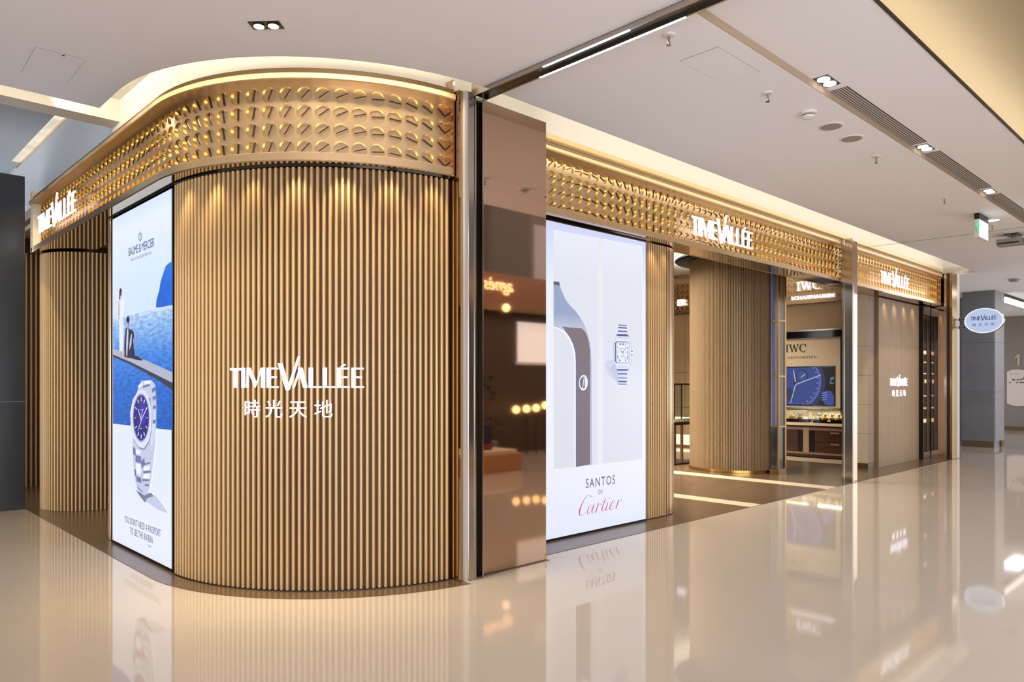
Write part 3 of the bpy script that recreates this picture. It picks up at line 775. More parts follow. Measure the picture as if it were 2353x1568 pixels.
# printed wristwatch
def W4(x, y): return (240 + x / 2.8, 780 + y / 2.8)
wa = artq('shadow_print', pa, PA, [[W4(*p) for p in ((205, 985), (262, 1008), (330, 1005), (372, 1060), (410, 1120), (345, 1098), (270, 1045))]], glow(196, 202, 232), 5)
artq('shadow_print', pa, PA, [[W4(*p) for p in ((204, 968), (250, 1000), (300, 988), (318, 1010), (275, 1024), (262, 1052), (225, 1006))]], glow(116, 124, 160), 6)
wt = artq('watch_print', pa, PA, [[W4(*p) for p in ((182, 640), (300, 600), (333, 420), (326, 680), (306, 860), (292, 960), (266, 1012), (248, 1002), (212, 962), (196, 900), (184, 760))],
     [W4(*p) for p in ((206, 352), (222, 300), (240, 266), (300, 262), (326, 290), (334, 420), (332, 600), (300, 720), (296, 380))]], glow(196, 204, 230), 6)
artq('bracelet_link_print', pa, PA, [[W4(*p) for p in q] for q in (((184, 690), (200, 704), (202, 750), (186, 742)), ((200, 745), (236, 755), (238, 800), (200, 788)), ((236, 790), (256, 760), (262, 800), (240, 836)),
     ((192, 830), (204, 842), (206, 886), (196, 876)), ((204, 880), (236, 892), (240, 926), (208, 916)), ((252, 800), (296, 790), (294, 800), (254, 812)), ((250, 850), (300, 846), (298, 858), (252, 864)), ((244, 900), (292, 902), (288, 912), (246, 914)),
     ((306, 320), (326, 306), (328, 330), (308, 346)), ((310, 372), (330, 362), (330, 384), (312, 396)), ((312, 430), (332, 424), (331, 446), (313, 452)), ((312, 520), (331, 516), (330, 540), (311, 544)), ((246, 300), (292, 288), (294, 300), (248, 314)), ((210, 946), (244, 978), (246, 990), (214, 958)), ((262, 930), (288, 936), (284, 948), (260, 942)))], glow(112, 118, 168), 7)['kind'] = 'stuff'
artq('bracelet_highlight_print', pa, PA, [[W4(*p) for p in q] for q in (((202, 706), (230, 716), (230, 742), (203, 734)), ((204, 800), (234, 806), (234, 872), (206, 866)), ((256, 820), (290, 814), (288, 840), (256, 844)), ((216, 300), (240, 280), (242, 296), (222, 318)), ((258, 270), (298, 268), (296, 284), (256, 286)), ((254, 868), (292, 868), (288, 896), (250, 894)))], glow(242, 246, 255), 8)
bz = [W4(*p) for p in ((206, 348), (232, 326), (262, 334), (288, 384), (304, 470), (302, 580), (284, 660), (254, 704), (222, 694), (188, 640), (170, 560), (166, 470), (182, 392))]
artq('bezel_edge_print', pa, PA, [[(u + 0.8, v + 3) for u, v in bz]], glow(110, 116, 160), 9)
artq('bezel_print', pa, PA, [bz], glow(222, 228, 246), 10)
artq('dial_rim_print', pa, PA, [ell(324.6, 960.5, 19.4, 56, 32)], glow(150, 158, 200), 11)
artq('dial_print', pa, PA, [ell(324.6, 960.5, 17.6, 52, 32)], glow(34, 26, 124), 12)
artq('dial_shade_print', pa, PA, [ell(328, 948, 10, 28, 24)], glow(62, 40, 168), 13)
tk = []
for k in range(12):
    a = math.radians(k * 30 - 90); c, s_ = math.cos(a), math.sin(a)
    p0 = (324.6 + 12.2 * c, 960.5 + 38 * s_); p1 = (324.6 + 15.6 * c, 960.5 + 48 * s_)
    tk += strokes([(p0[0], p0[1], 0.75), (p1[0], p1[1], 0.75)], 1)
tk += strokes([(324.6, 965, .8), (317, 940, .5)], 1) + strokes([(324.6, 965, .8), (338, 938, .6)], 1) + strokes([(325, 966, .6), (317, 990, .35)], 1) + strokes([(324.6, 958, .35), (328, 944, .35)], 1)
artq('hands_print', pa, PA, tk, glow(236, 238, 255), 14)
artq('caption_mark_print', pa, PA, [[(324 - 1.5, 942.5), (330, 940.5), (330, 941.8), (324 - 1.5, 943.8)], [(321, 984), (327, 984), (327, 985.2), (321, 985.2)]], glow(206, 206, 236), 14)
# the maker's mark: an oval with a stroke through it, and lines of text
artq('emblem_print', pa, PA, [q for i in range(20) for q in strokes([(322.4 + 3.7 * math.cos(2 * PI * j / 20), 544.5 + 8.4 * math.sin(2 * PI * j / 20) - 0.5 * math.cos(2 * PI * j / 20), .55) for j in (i, i + 1)], 1)] + strokes([(322.4, 532, .55), (322.4, 556.5, .55)], 1), glow(58, 62, 128), 5)
def on_poster(pl, u, v): return Vector(pl[0](u, v, pl[1] - 0.0085))
INK = glow(62, 66, 122)
text('headline_print', 'BAUME & MERCIER', 0.105, INK, pa, on_poster(PA, 324.0, 578), FX, depth=0.0006, sx=0.80, space=0.95)
text('subline_print', "MAISON D'HORLOGERIE GENEVE 1830", 0.036, glow(140, 144, 182), pa, on_poster(PA, 323.6, 593), FX, depth=0.0006, sx=0.86)
text('slogan_print', "YOU DON'T NEED A PASSPORT", 0.084, glow(66, 68, 108), pa, on_poster(PA, 325.6, 1216), FX, depth=0.0006, sx=0.72, space=1.1)['kind'] = 'stuff'
text('slogan_print', 'TO SEE THE RIVIERA', 0.084, glow(66, 68, 108), pa, on_poster(PA, 324.4, 1238), FX, depth=0.0006, sx=0.70, space=1.12)['kind'] = 'stuff'
text('small_print', 'RIVIERA', 0.026, glow(150, 152, 190), pa, on_poster(PA, 344, 1258), FX, depth=0.0006, sx=0.9)

# poster B: pale poster with strap and square watch
PB = (onY, 4.80)
pb = thing('lightbox', 'tall white backlit poster with a grey strap, a square watch and red script lettering', 'poster', (5.87, 4.83, 0.0))
MB().box(5.06, 6.69, 4.801, 4.88, 0.004, 3.066).build('frame', M['black'], pb)
MB().add([(5.075, 4.798, 0.026), (6.672, 4.798, 0.026), (6.672, 4.798, 3.06), (5.075, 4.798, 3.06)], [(0, 1, 2, 3)]).build(
    'white_print', glow_ramp('print_white', [(0, (226, 232, 254)), (0.3, (238, 240, 248)), (0.8, (232, 238, 250)), (0.93, (216, 224, 252)), (1, (206, 212, 252))], 0, 3.06, 1.0), pb)
art('picture_print', pb, PB, [(1272, 528), (1476, 566), (1476, 1056), (1272, 1079)], glow_ramp('print_pale', [(0, (218, 222, 234)), (0.8, (222, 226, 236)), (1, (232, 236, 248))], 0.8, 3.0), 1)
art('stripe_print', pb, PB, [(1373, 547), (1385, 549), (1385, 1066.5), (1373, 1067.5)], glow(230, 232, 236), 2)
art('buckle_print', pb, PB, [(1272, 654), (1285.5, 656), (1290, 669), (1300, 691), (1311, 705), (1322, 716), (1331, 728), (1339, 742), (1346, 758), (1351, 774), (1355, 795), (1351, 782), (1344, 766), (1336, 754), (1300, 752), (1272, 749)],
    glow_ramp('print_buckle', [(0, (206, 212, 230)), (0.35, (214, 220, 236)), (1, (150, 164, 198))], 1.74, 2.2), 3)
art('buckle_edge_print', pb, PB, [(1272, 647), (1285, 648), (1286.5, 657), (1272, 654)], glow(82, 92, 108), 4)
artq('outline_print', pb, PB, strokes([(1286, 655, .35), (1290, 668, .35), (1300, 690.4, .35), (1311, 704.4, .4), (1322, 715.4, .4), (1331, 727.4, .5), (1339, 741.4, .5), (1346, 757, .6), (1351, 773, .7), (1355.5, 795, .8), (1358, 830, .8), (1359, 1069, .7)], 1), glow(160, 164, 196), 5)
artq('outline_print', pb, PB, strokes([(1272, 752, .9), (1284, 755, 1.1), (1296, 763, 1.3), (1307, 777, 1.4), (1315, 794, 1.5), (1320, 812, 1.5), (1321.5, 836, 1.4), (1321.8, 1074, 1.2)], 1), glow(246, 248, 255), 5)
artq('outline_print', pb, PB, strokes([(1272, 749.5, .4), (1286, 752.5, .5), (1299, 760.5, .6), (1310, 775, .6), (1318.5, 793, .7), (1323, 812, .8), (1324, 836, .8), (1324, 1074, .8)], 1), glow(96, 84, 178), 7)
art('strap_print', pb, PB, [(1290, 751), (1312, 753), (1336, 754.5), (1343.5, 761), (1349, 772), (1353, 786), (1355.6, 806), (1356.5, 840), (1356.5, 1068), (1324, 1073.5), (1324, 836), (1322.6, 810), (1317.5, 790), (1308, 772), (1297, 757)], glow_ramp('print_strap', [(0, (116, 106, 114)), (1, (120, 110, 116))], 0.8, 1.9, 1.0, 0.08, (90, 1, 90)), 6)
artq('rivet_print', pb, PB, [ell(1340.5, 880, 10.2, 18, 26, tilt=-0.08)], glow(236, 238, 252), 8)
artq('rivet_print', pb, PB, [ell(1340.3, 879.5, 7.8, 14, 24, tilt=-0.08)], glow(104, 96, 116), 9)
artq('rivet_print', pb, PB, [ell(1342.5, 880, 6.4, 12.5, 16, -80, 80), [(1337.5, 893), (1341.5, 866), (1343, 866), (1339.5, 894)], [(1334, 866), (1339, 864), (1338.5, 867), (1334, 871)], [(1336, 893), (1340, 889), (1340, 895)]], glow(232, 234, 250), 10)
def W8(x, y): return (1360 + x / 8.71, 720 + y / 8.71)
art('shadow_print', pb, PB, [W8(*p) for p in ((445, 930), (330, 930), (262, 990), (256, 1080), (300, 1200), (380, 1290), (450, 1330), (500, 1410), (535, 1430), (540, 1150))], glow(202, 210, 232), 3)
art('shadow_print', pb, PB, [W8(*p) for p in ((450, 1010), (380, 1060), (370, 1160), (420, 1250), (480, 1320), (530, 1428), (540, 1150))], glow(186, 196, 226), 4)
art('bracelet_print', pb, PB, [W8(*p) for p in ((532, 228), (698, 242), (706, 420), (520, 420))], glow(218, 224, 244), 5)
art('bracelet_print', pb, PB, [W8(*p) for p in ((524, 1150), (706, 1150), (692, 1430), (534, 1430))], glow(210, 220, 242), 5)
artq('bracelet_line_print', pb, PB, [[W8(*p) for p in q] for q in (((532, 227), (698, 242), (698, 258), (532, 244)), ((528, 274), (702, 288), (702, 312), (528, 300)), ((524, 345), (706, 358), (706, 382), (524, 374)), ((524, 1203), (706, 1205), (706, 1228), (524, 1226)), ((528, 1288), (704, 1290), (704, 1306), (528, 1304)), ((531, 1355), (698, 1358), (698, 1384), (531, 1381)), ((535, 1411), (696, 1411), (694, 1430), (534, 1430)))], glow(60, 66, 128), 6)
case = ((490, 450), (512, 420), (704, 426), (740, 462), (744, 522), (786, 602), (782, 1000), (746, 1076), (736, 1130), (706, 1150), (520, 1150), (490, 1120), (486, 1080), (444, 970), (440, 602), (484, 512))
artq('case_edge_print', pb, PB, [[W8(614 + (x - 614) * 1.03, 785 + (y - 785) * 1.012) for x, y in case]], glow(140, 142, 196), 6)
artq('case_print', pb, PB, [[W8(*p) for p in case]], glow(222, 228, 246), 7)
artq('case_band_print', pb, PB, [[W8(*p) for p in ((494, 450), (512, 421), (704, 427), (738, 462), (738, 468), (494, 460))], [W8(*p) for p in ((492, 1118), (736, 1122), (708, 1150), (518, 1150))], [W8(*p) for p in ((515, 490), (710, 498), (710, 504), (515, 496))], [W8(*p) for p in ((520, 1072), (715, 1074), (715, 1080), (520, 1078))], [W8(*p) for p in ((784, 755), (812, 755), (820, 772), (786, 772))], [W8(*p) for p in ((784, 826), (818, 820), (808, 844), (786, 842))]], glow(70, 72, 136), 8)
artq('crown_print', pb, PB, [[W8(*p) for p in ((784, 772), (820, 772), (824, 800), (818, 824), (786, 826))]], glow(236, 240, 252), 8)
def rr(x0, x1, y0, y1, r, sk=0.03):
    o = []
    for cx, cy, a in ((x1 - r, y0 + r, -90), (x1 - r, y1 - r, 0), (x0 + r, y1 - r, 90), (x0 + r, y0 + r, 180)):
        for i in range(5):
            t = math.radians(a + 22.5 * i); x = cx + r * math.cos(t); o.append(W8(x, cy + r * math.sin(t) + (x - x0) * sk))
    return o
artq('dial_edge_print', pb, PB, [rr(460, 745, 566, 996, 44, 0.02)], glow(92, 94, 162), 9)
artq('dial_print', pb, PB, [rr(488, 738, 580, 988, 36, 0.02)], glow(228, 234, 246), 10)
nm = []
for (x, y, dx, dy) in ((556, 622, 12, 44), (580, 622, -6, 44), (612, 622, 0, 44), (630, 622, 0, 44), (672, 624, -10, 40), (520, 684, 24, 2), (520, 780, 24, 14), (518, 860, 24, 40), (520, 895, 22, 38), (712, 695, 24, 40), (712, 780, 24, 0), (712, 800, 24, 0), (712, 870, 22, -50), (716, 905, 22, -40), (550, 945, 0, 36), (566, 945, -6, 34), (675, 950, 10, 36), (600, 705, 44, 2), (605, 865, 44, 2)):
    a, b = W8(x - dx / 2, y - dy / 2), W8(x + dx / 2, y + dy / 2); nm += strokes([(a[0], a[1], .75), (b[0], b[1], .75)], 1)
artq('numeral_print', pb, PB, nm, glow(96, 104, 160), 11)
def Wk(*p):
    return [W8(*p[0]) + (.7,), W8(*p[1]) + (.3,)]
artq('hands_print', pb, PB, strokes(Wk((618, 800), (545, 708)), 1) + strokes(Wk((612, 795), (690, 670)), 1) + strokes([W8(615, 770) + (.25,), W8(680, 965) + (.25,)], 1), glow(46, 56, 110), 12)
text('headline_print', 'SANTOS', 0.132, glow(66, 62, 120), pb, on_poster(PB, 1380.3, 1117), FY, depth=0.0006, sx=0.80, space=1.28)
text('headline_print', 'DE', 0.062, glow(104, 98, 130), pb, on_poster(PB, 1380, 1135), FY, depth=0.0006, sx=0.85, space=1.25)
# script word drawn as pen strokes
def K5(x, y, w): return (1240 + x / 5.228, 1000 + y / 5.228, w)
pen = [
    [(608, 752, .1), (618, 738, .9), (604, 726, .35), (585, 722, .3), (560, 742, .4), (530, 786, .6), (500, 846, 1.0), (480, 905, 1.35), (476, 945, 1.2), (488, 968, .7), (510, 966, .35), (535, 950, .25), (560, 928, .25)],
    [(630, 838, .25), (612, 842, .3), (590, 874, .6), (576, 915, .9), (574, 946, .7), (588, 950, .4), (612, 915, .3), (640, 850, .3)],
    [(658, 826, .7), (642, 872, .9), (628, 918, .9), (630, 942, .6), (646, 934, .25), (668, 905, .25)],
    [(708, 818, .7), (690, 880, .95), (672, 934, .9)],
    [(690, 880, .25), (712, 836, .25), (730, 826, .3), (742, 836, .9), (738, 846, .3)],
    [(792, 756, .6), (770, 825, .9), (748, 890, .9), (746, 914, .7), (760, 914, .3), (786, 882, .25)],
    [(752, 806, .25), (800, 798, .25)],
    [(822, 804, .6), (806, 855, .9), (792, 900, .85), (798, 910, .5), (818, 890, .25), (838, 868, .25)],
    [(834, 754, .9), (836, 766, .9)],
    [(846, 858, .25), (876, 838, .3), (900, 802, .4), (900, 786, .35), (884, 788, .4), (862, 820, .8), (846, 862, .95), (842, 894, .8), (858, 902, .4), (884, 876, .25), (904, 850, .25)],
    [(950, 776, .7), (934, 830, .95), (914, 888, .9)],
    [(932, 836, .25), (956, 792, .25), (970, 778, .3), (982, 782, .9), (980, 794, .4)],
]
artq('script_print', pb, PB, [q for st in pen for q in strokes([K5(*p) for p in st], 1)], glow(190, 42, 104), 6)

# ------------------------------------------------------------------ mirror pilaster, steel posts
mp = thing('mirror_pilaster', 'flat rose bronze mirror panel between the steel post and the white watch poster', 'pilaster', (4.2, 4.3, 0.0))
MB().bevbox(3.83, 4.582, 4.32, 5.06, 0.0, 3.735, 0.006).build('mirror_face', M['rose'], mp)
MB().box(3.815, 3.829, 4.31, 4.6, 0.0, 3.735).build('edge_strip', M['steel'], mp)
MB().box(4.56, 4.583, 4.3165, 4.3195, 0.02, 0.06).build('corner_clip', M['goldm'], mp)

po = thing('steel_post', 'tall polished steel channel post at the corner beside the curved slats', 'post', (3.7, 4.3, 0.0))
MB().box(3.592, 3.632, 4.30, 4.42, 0.0, 3.735).build('bronze_return', M['mirrorb'], po)
MB().box(3.632, 3.66, 4.275, 4.42, 0.0, 3.735).build('edge_flange', M['pale'], po)
MB().bevbox(3.66, 3.722, 4.268, 4.42, 0.0, 3.735, 0.004).build('front_plate', M['steel'], po)
MB().box(3.722, 3.736, 4.262, 4.42, 0.0, 3.735).build('flange', M['steel'], po)
MB().box(3.736, 3.798, 4.36, 4.42, 0.0, 3.735).build('channel', M['dsteel'], po)
MB().box(3.798, 3.812, 4.262, 4.42, 0.0, 3.735).build('flange', M['steel'], po)
bm_ = thing('ceiling_track', 'dark metal channel running across the ceiling from the corner steel post', 'track', (3.755, 1.0, 3.7))
MB().box(3.705, 3.805, -6.0, 4.27, 3.722, 3.80).build('channel', M['dsteel'], bm_)
MB().box(3.692, 3.706, -6.0, 4.27, 3.700, 3.80).build('flange', M['steel'], bm_)
MB().box(3.804, 3.818, -6.0, 4.27, 3.700, 3.80).build('flange', M['steel'], bm_)
MB().box(3.690, 3.708, 2.78, 3.52, 3.696, 3.6999).build('glint_strip', M['coolglow'], bm_)  # glowing strips stand in for bright reflections on both flanges
MB().box(3.802, 3.820, 2.45, 3.66, 3.696, 3.6999).build('glint_strip', M['coolglow'], bm_)

p2 = thing('steel_post', 'steel post between the wide entrance and the far sign band', 'post', (11.66, 4.6, 0.0))
MB().bevbox(11.54, 11.60, 4.47, 4.62, 0.0, 3.735, 0.01).build('mirror_face', M['steel'], p2)
MB().bevbox(11.60, 11.79, 4.50, 4.62, 0.0, 3.735, 0.006).build('front_plate', M['rose'], p2)
MB().box(11.525, 11.54, 4.47, 4.50, 0.0, 3.735).build('flange', M['steel'], p2)
MB().box(11.525, 11.54, 4.602, 4.63, 0.0, 3.735).build('flange', M['steel'], p2)
p3 = thing('steel_post', 'steel and gold end post at the far right end of the shopfront', 'post', (16.75, 4.6, 0.0))
MB().box(16.585, 16.61, 4.62, 4.87, 0.0, 3.735).build('mirror_return', M['rose'], p3)
MB().box(16.52, 16.56, 4.575, 4.62, 0.0, 3.735).build('flange', M['steel'], p3)
MB().box(16.53, 16.56, 4.52, 4.575, 0.0, 3.735).build('channel', M['dsteel'], p3)
MB().bevbox(16.52, 16.86, 4.475, 4.52, 0.0, 3.735, 0.004).build('gold_face', M['dullgold'], p3)
MB().box(16.86, 17.02, 4.475, 4.60, 0.0, 3.735).build('white_edge', M['white'], p3)

# ------------------------------------------------------------------ far bay: slat panel with small sign, pale pier, dark display
sp_ = thing('ribbed_facing', 'wide fine-ribbed panel with a small lit shop name in the far bay', 'wall panel', (15.03, 4.97, 0.0))
MB().box(13.96, 16.11, 4.962, 5.04, 0.004, 3.07).build('backing', M['taupe'], sp_)
mb = MB()
for i in range(60):
    x = 13.965 + 2.14 * (i + .5) / 60
    mb.prism([(x - .014, 4.963), (x - .009, 4.952), (x + .009, 4.952), (x + .014, 4.963)], 0.006, 3.068)
mb.build('ribs', M['slatf'], sp_, kind='stuff')
s5 = thing('shop_sign', 'small lit white shop name on the ribbed panel of the far bay', 'sign', (14.95, 4.94, 1.48))
sign_letters(s5, LM, line_place((14.47, 4.945, 1.478), (1, 0, 0), FY, 0.135, 1.09), 0.135, 0.016, 1.09)
s6 = thing('character_sign', 'four small lit white characters under the shop name of the far bay', 'sign', (14.95, 4.94, 1.29))
for i, ch in enumerate(CJK):
    text('letter', ch, 0.135, LM, s6, (14.66 + 0.195 * i, 4.944, 1.285), FY, depth=0.010)
pp = thing('panelled_pier', 'beige panelled pier between the steel post and the ribbed panel of the far bay', 'pier', (13.75, 5.15, 0.0))
MB().box(13.612, 13.888, 5.022, 5.29, 0.004, 3.66).build('core', M['black'], pp)
for z0, z1 in ((0.10, 0.62), (0.625, 1.14), (1.145, 1.66), (1.665, 2.18), (2.185, 3.64)):
    MB().box(13.60, 13.612, 5.014, 5.29, z0, z1).build('panel', M['cream'], pp)
    MB().box(13.614, 13.888, 5.01, 5.022, z0, z1).build('panel', M['taupe'], pp)
MB().box(13.598, 13.892, 5.008, 5.29, 0.005, 0.095).build('kick_plate', M['kick'], pp)
gd = thing('display_cabinet', 'dark glass display cabinet with rows of amber lights at the end of the far bay', 'cabinet', (16.3, 5.0, 0.0))
MB().box(16.13, 16.58, 5.10, 5.18, 0.004, 3.06).build('back_panel', M['mblack'], gd)
MB().box(16.115, 16.132, 4.88, 5.18, 0.004, 3.06).build('side_panel', M['black'], gd)
MB().box(16.565, 16.58, 4.88, 5.18, 0.004, 3.06).build('side_panel', M['black'], gd)
MB().box(16.13, 16.58, 4.88, 5.12, 2.90, 3.06).build('top_panel', M['black'], gd)
MB().box(16.13, 16.58, 4.88, 5.12, 0.004, 0.14).build('bottom_panel', M['black'], gd)
MB().box(16.345, 16.36, 4.876, 4.893, 0.14, 2.90).build('mullion', M['dsteel'], gd)
for k, z in enumerate((0.72, 1.0, 1.25, 1.52, 1.70, 1.93, 2.1)):
    MB().box(16.134, 16.564, 4.91, 5.10, z, z + 0.012).build('shelf', M['blackgloss'], gd)
    for x in (16.16, 16.38):
        for j in range(4):
            if (k * 3 + j * 5 + int(x * 50)) % 4 == 0: continue
            h = 0.018 + 0.05 * ((k * 7 + j * 3) % 3 == 0)
            MB().box(x + j * .045, x + j * .045 + .024, 4.93, 4.95, z + 0.013, z + 0.013 + h).build('shelf_lamp', M['amberd'], gd)
MB().box(16.133, 16.564, 4.882, 4.888, 0.14, 2.90).build('door_glass', M['glass2'], gd)

# ------------------------------------------------------------------ inside the shop
BX = 15.25
def PX(u, v, X=BX): return onX(u, v, X)
# brand wall: disc band, plain panel, black rail, niche with screen
bw = thing('sign_band', 'disc sign band on the back wall inside carrying the serif letters', 'fascia', (15.15, 7.4, 3.2))
cells = []
n_ = 44; ya, yb = 5.98, 11.6
for i in range(n_):
    w_ = (yb - ya) / n_; cells.append((BX - 0.06, yb - (i + .5) * w_, -1, 0, w_))
ROWS_KEEP = ROWS[:]
ROWS[:] = [3.33 + PITCH * k for k in range(5)]
disc_band(bw, cells, True, 40, 2.0)
ROWS[:] = ROWS_KEEP
MB().box(BX - 0.11, BX, ya, yb, 3.905, 4.09).build('cornice', M['cream'], bw)
MB().box(BX - 0.125, BX - 0.11, ya, yb, 4.03, 4.09).build('cornice_bead', M['goldm'], bw)
MB().box(BX - 0.10, BX, ya, yb, 3.20, 3.262).build('lip', M['bronze'], bw)
i1 = thing('brand_sign', 'lit white serif letters on the disc band inside, above the watch screen', 'sign', (15.1, 6.65, 3.5))
p0 = PX(1831, 669, 15.16); serif_letters(i1, LM, FX, p0, 0.185, 0.03)
text('letter', 'SCHAFFHAUSEN', 0.098, LM, i1, PX(1866, 686, 15.16), FX, depth=0.025, bold=0.004, space=1.16, sx=1.12)
i2 = thing('brand_sign', 'two lit white sans letters seen left of the round slat pillar inside the shop', 'sign', (15.1, 9.7, 3.38))
text('letter', 'ER', 0.20, LM, i2, PX(1566, 702, 15.16), FX, depth=0.025, bold=0.008, space=1.05, sx=1.1)

nk = thing('wall_niche', 'cream back wall niche framed in black round the lit watch screen', 'wall panel', (15.2, 7.0, 0.7))
yR = PX(1935, 772)[1]
MB().box(BX - 0.03, BX, yR, 8.7, 2.50, 3.195).build('upper_panel', M['beige'], nk)
MB().box(BX - 0.09, BX - 0.03, yR - 0.06, 8.7, 2.475, 2.62).build('black_rail', M['blackgloss'], nk)
MB().box(BX - 0.10, BX - 0.09, yR - 0.06, 8.7, 2.615, 2.645).build('steel_rail', M['steel'], nk)
MB().box(BX - 0.09, BX - 0.02, yR - 0.06, yR, 0.68, 2.475).build('black_jamb', M['black'], nk)
MB().box(BX - 0.04, BX - 0.02, yR, 8.7, 1.02, 2.475).build('cream_panel', M['cream'], nk)
MB().box(BX - 0.06, BX - 0.02, yR, 8.7, 0.985, 1.02).build('steel_rail', M['steel'], nk)
MB().box(BX - 0.03, BX - 0.015, yR, 8.7, 0.70, 0.985).build('splash_panel', M['cream'], nk)
i3 = thing('wall_lettering', 'dark serif letters on the cream niche just above the watch screen', 'lettering', (15.2, 6.9, 2.2))
INKB = mat('dark_letter', S(60, 44, 28), 0.4, 0.3)
serif_letters(i3, INKB, FX, PX(1805, 810, BX - 0.042), 0.165, 0.006)
text('letter', 'SCHAFFHAUSEN', 0.075, INKB, i3, PX(1835.5, 824.5, BX - 0.042), FX, depth=0.004, space=1.35, sx=1.08)
# screen with a watch film
XS = BX - 0.05
sc_ = thing('screen', 'dark wall screen showing a blue watch dial', 'screen', (XS, 7.1, 1.04))
yl = 8.3; yr = PX(1919, 840, XS)[1]; z0 = PX(1919, 934, XS)[2]; z1 = PX(1919, 841, XS)[2]
MB().box(XS, BX - 0.041, yr, yl, z0, z1).build('screen_body', M['blackgloss'], sc_)
MB().add([(XS - .002, yl - .02, z0 + .02), (XS - .002, yr + .02, z0 + .02), (XS - .002, yr + .02, z1 - .02), (XS - .002, yl - .02, z1 - .02)], [(0, 1, 2, 3)]).build('film', glow(9, 9, 16), sc_)
def scr(pts, layer, col, name, k=0.72):
    v = []
    for u, w in pts:
        p = PX(u, w, XS - 0.003 - 0.0008 * layer); v.append((p[0], min(max(p[1], yr + .02), yl - .02), min(max(p[2], z0 + .02), z1 - .02)))
    MB().add(v, [tuple(range(len(v)))]).build(name, glow(*col, k), sc_)
def circ(cx, cy, r, n=40): return [(cx + r * math.cos(2 * PI * i / n), cy + r * 1.03 * math.sin(2 * PI * i / n)) for i in range(n)]
scr(circ(1826, 880, 70), 0, (40, 48, 96), 'film_case')
scr(circ(1826, 878, 61), 1, (88, 110, 190), 'film_rim')
scr(circ(1825, 877, 57), 2, (50, 72, 148), 'film_dial')
scr(circ(1842, 864, 15), 3, (36, 46, 98), 'film_subdial'); scr(circ(1842, 864, 12), 4, (58, 78, 150), 'film_subdial')
scr(circ(1812, 905, 13), 3, (36, 46, 98), 'film_subdial')
for q in (strokes([(1828, 884, 1.2), (1886, 862, 1.0)], 1), strokes([(1828, 884, 1.2), (1816, 928, .8)], 1), strokes([(1840, 868, .9), (1850, 860, .9)], 1), strokes([(1828, 880, 1.2), (1823, 850, 1.0)], 1)):
    scr(q[0], 5, (190, 204, 246), 'film_hand')
for k in range(16):
    a = math.radians(-100 + 13 * k); c, s_ = math.cos(a), math.sin(a)
    scr(strokes([(1825 + 51 * c, 877 + 52 * s_, .7), (1825 + 56 * c, 877 + 57 * s_, .7)], 1)[0], 5, (168, 186, 240), 'film_mark')
scr(strokes([(1826, 878, 3.2), (1826, 884, 3.2)], 1)[0], 6, (20, 22, 40), 'film_pin')
scr([(1890, 903), (1898, 898), (1910, 899), (1916, 910), (1916, 932), (1896, 932), (1891, 920)], 3, (60, 80, 160), 'film_crown')
for k in range(4): scr(strokes([(1888, 905 + 5 * k, .9), (1900, 901.5 + 5.2 * k, .9)], 1)[0], 4, (130, 156, 226), 'film_knurl')
scr([(1908, 868), (1916, 866), (1916, 872), (1910, 873), (1910, 880), (1916, 879), (1916, 882), (1907, 883)], 3, (84, 132, 150), 'film_pusher')

# counter with drawers and glass showcases
ct = thing('counter', 'dark walnut drawer counter under the watch screen', 'cabinet', (14.98, 7.2, 0.0))
X0 = 14.80; y0c, y1c = PX(1940, 1000, X0)[1], 8.6
MB().box(X0 + 0.03, BX - 0.02, y0c, y1c, 0.02, 0.64).build('body', M['walnut'], ct)
MB().box(X0 - 0.03, BX - 0.02, y0c - .02, y1c, 0.665, 0.72).build('worktop', M['cream'], ct)
MB().box(X0 + 0.0, BX - 0.02, y0c, y1c, 0.64, 0.665).build('top_recess', M['walnut'], ct)
MB().box(X0 + 0.0, X0 + .03, y0c, y1c, 0.08, 0.12).build('rail', M['mauve'], ct)
MB().box(X0 + 0.0, X0 + .03, y0c, y1c, 0.57, 0.63).build('rail', M['mauve'], ct)
ys = PX(1852, 1000, X0)[1]
MB().box(X0 - 0.005, X0 + .03, ys - .06, ys + .06, 0.12, 0.63).build('stile', M['taupe'], ct)
for (ya_, yb_) in ((y0c + .01, ys - .17), (ys + .17, y1c - .02)):
    for (za, zb) in ((0.125, 0.34), (0.345, 0.565)):
        d = MB().box(X0 + 0.005, X0 + .03, ya_, yb_, za, zb).build('drawer', M['walnut'], ct)
        ym = (ya_ + yb_) / 2 - 0.12
        MB().box(X0 - 0.008, X0 + .005, ym - .09, ym + .09, zb - .055, zb - .02).build('handle', M['mauve'], d)
for ym in (ys - .115, ys + .115):
    MB().box(X0 + 0.001, X0 + .03, ym - .045, ym + .045, 0.13, 0.56).build('dark_slot', M['black'], ct)
gW = 'watches in the counter showcases'
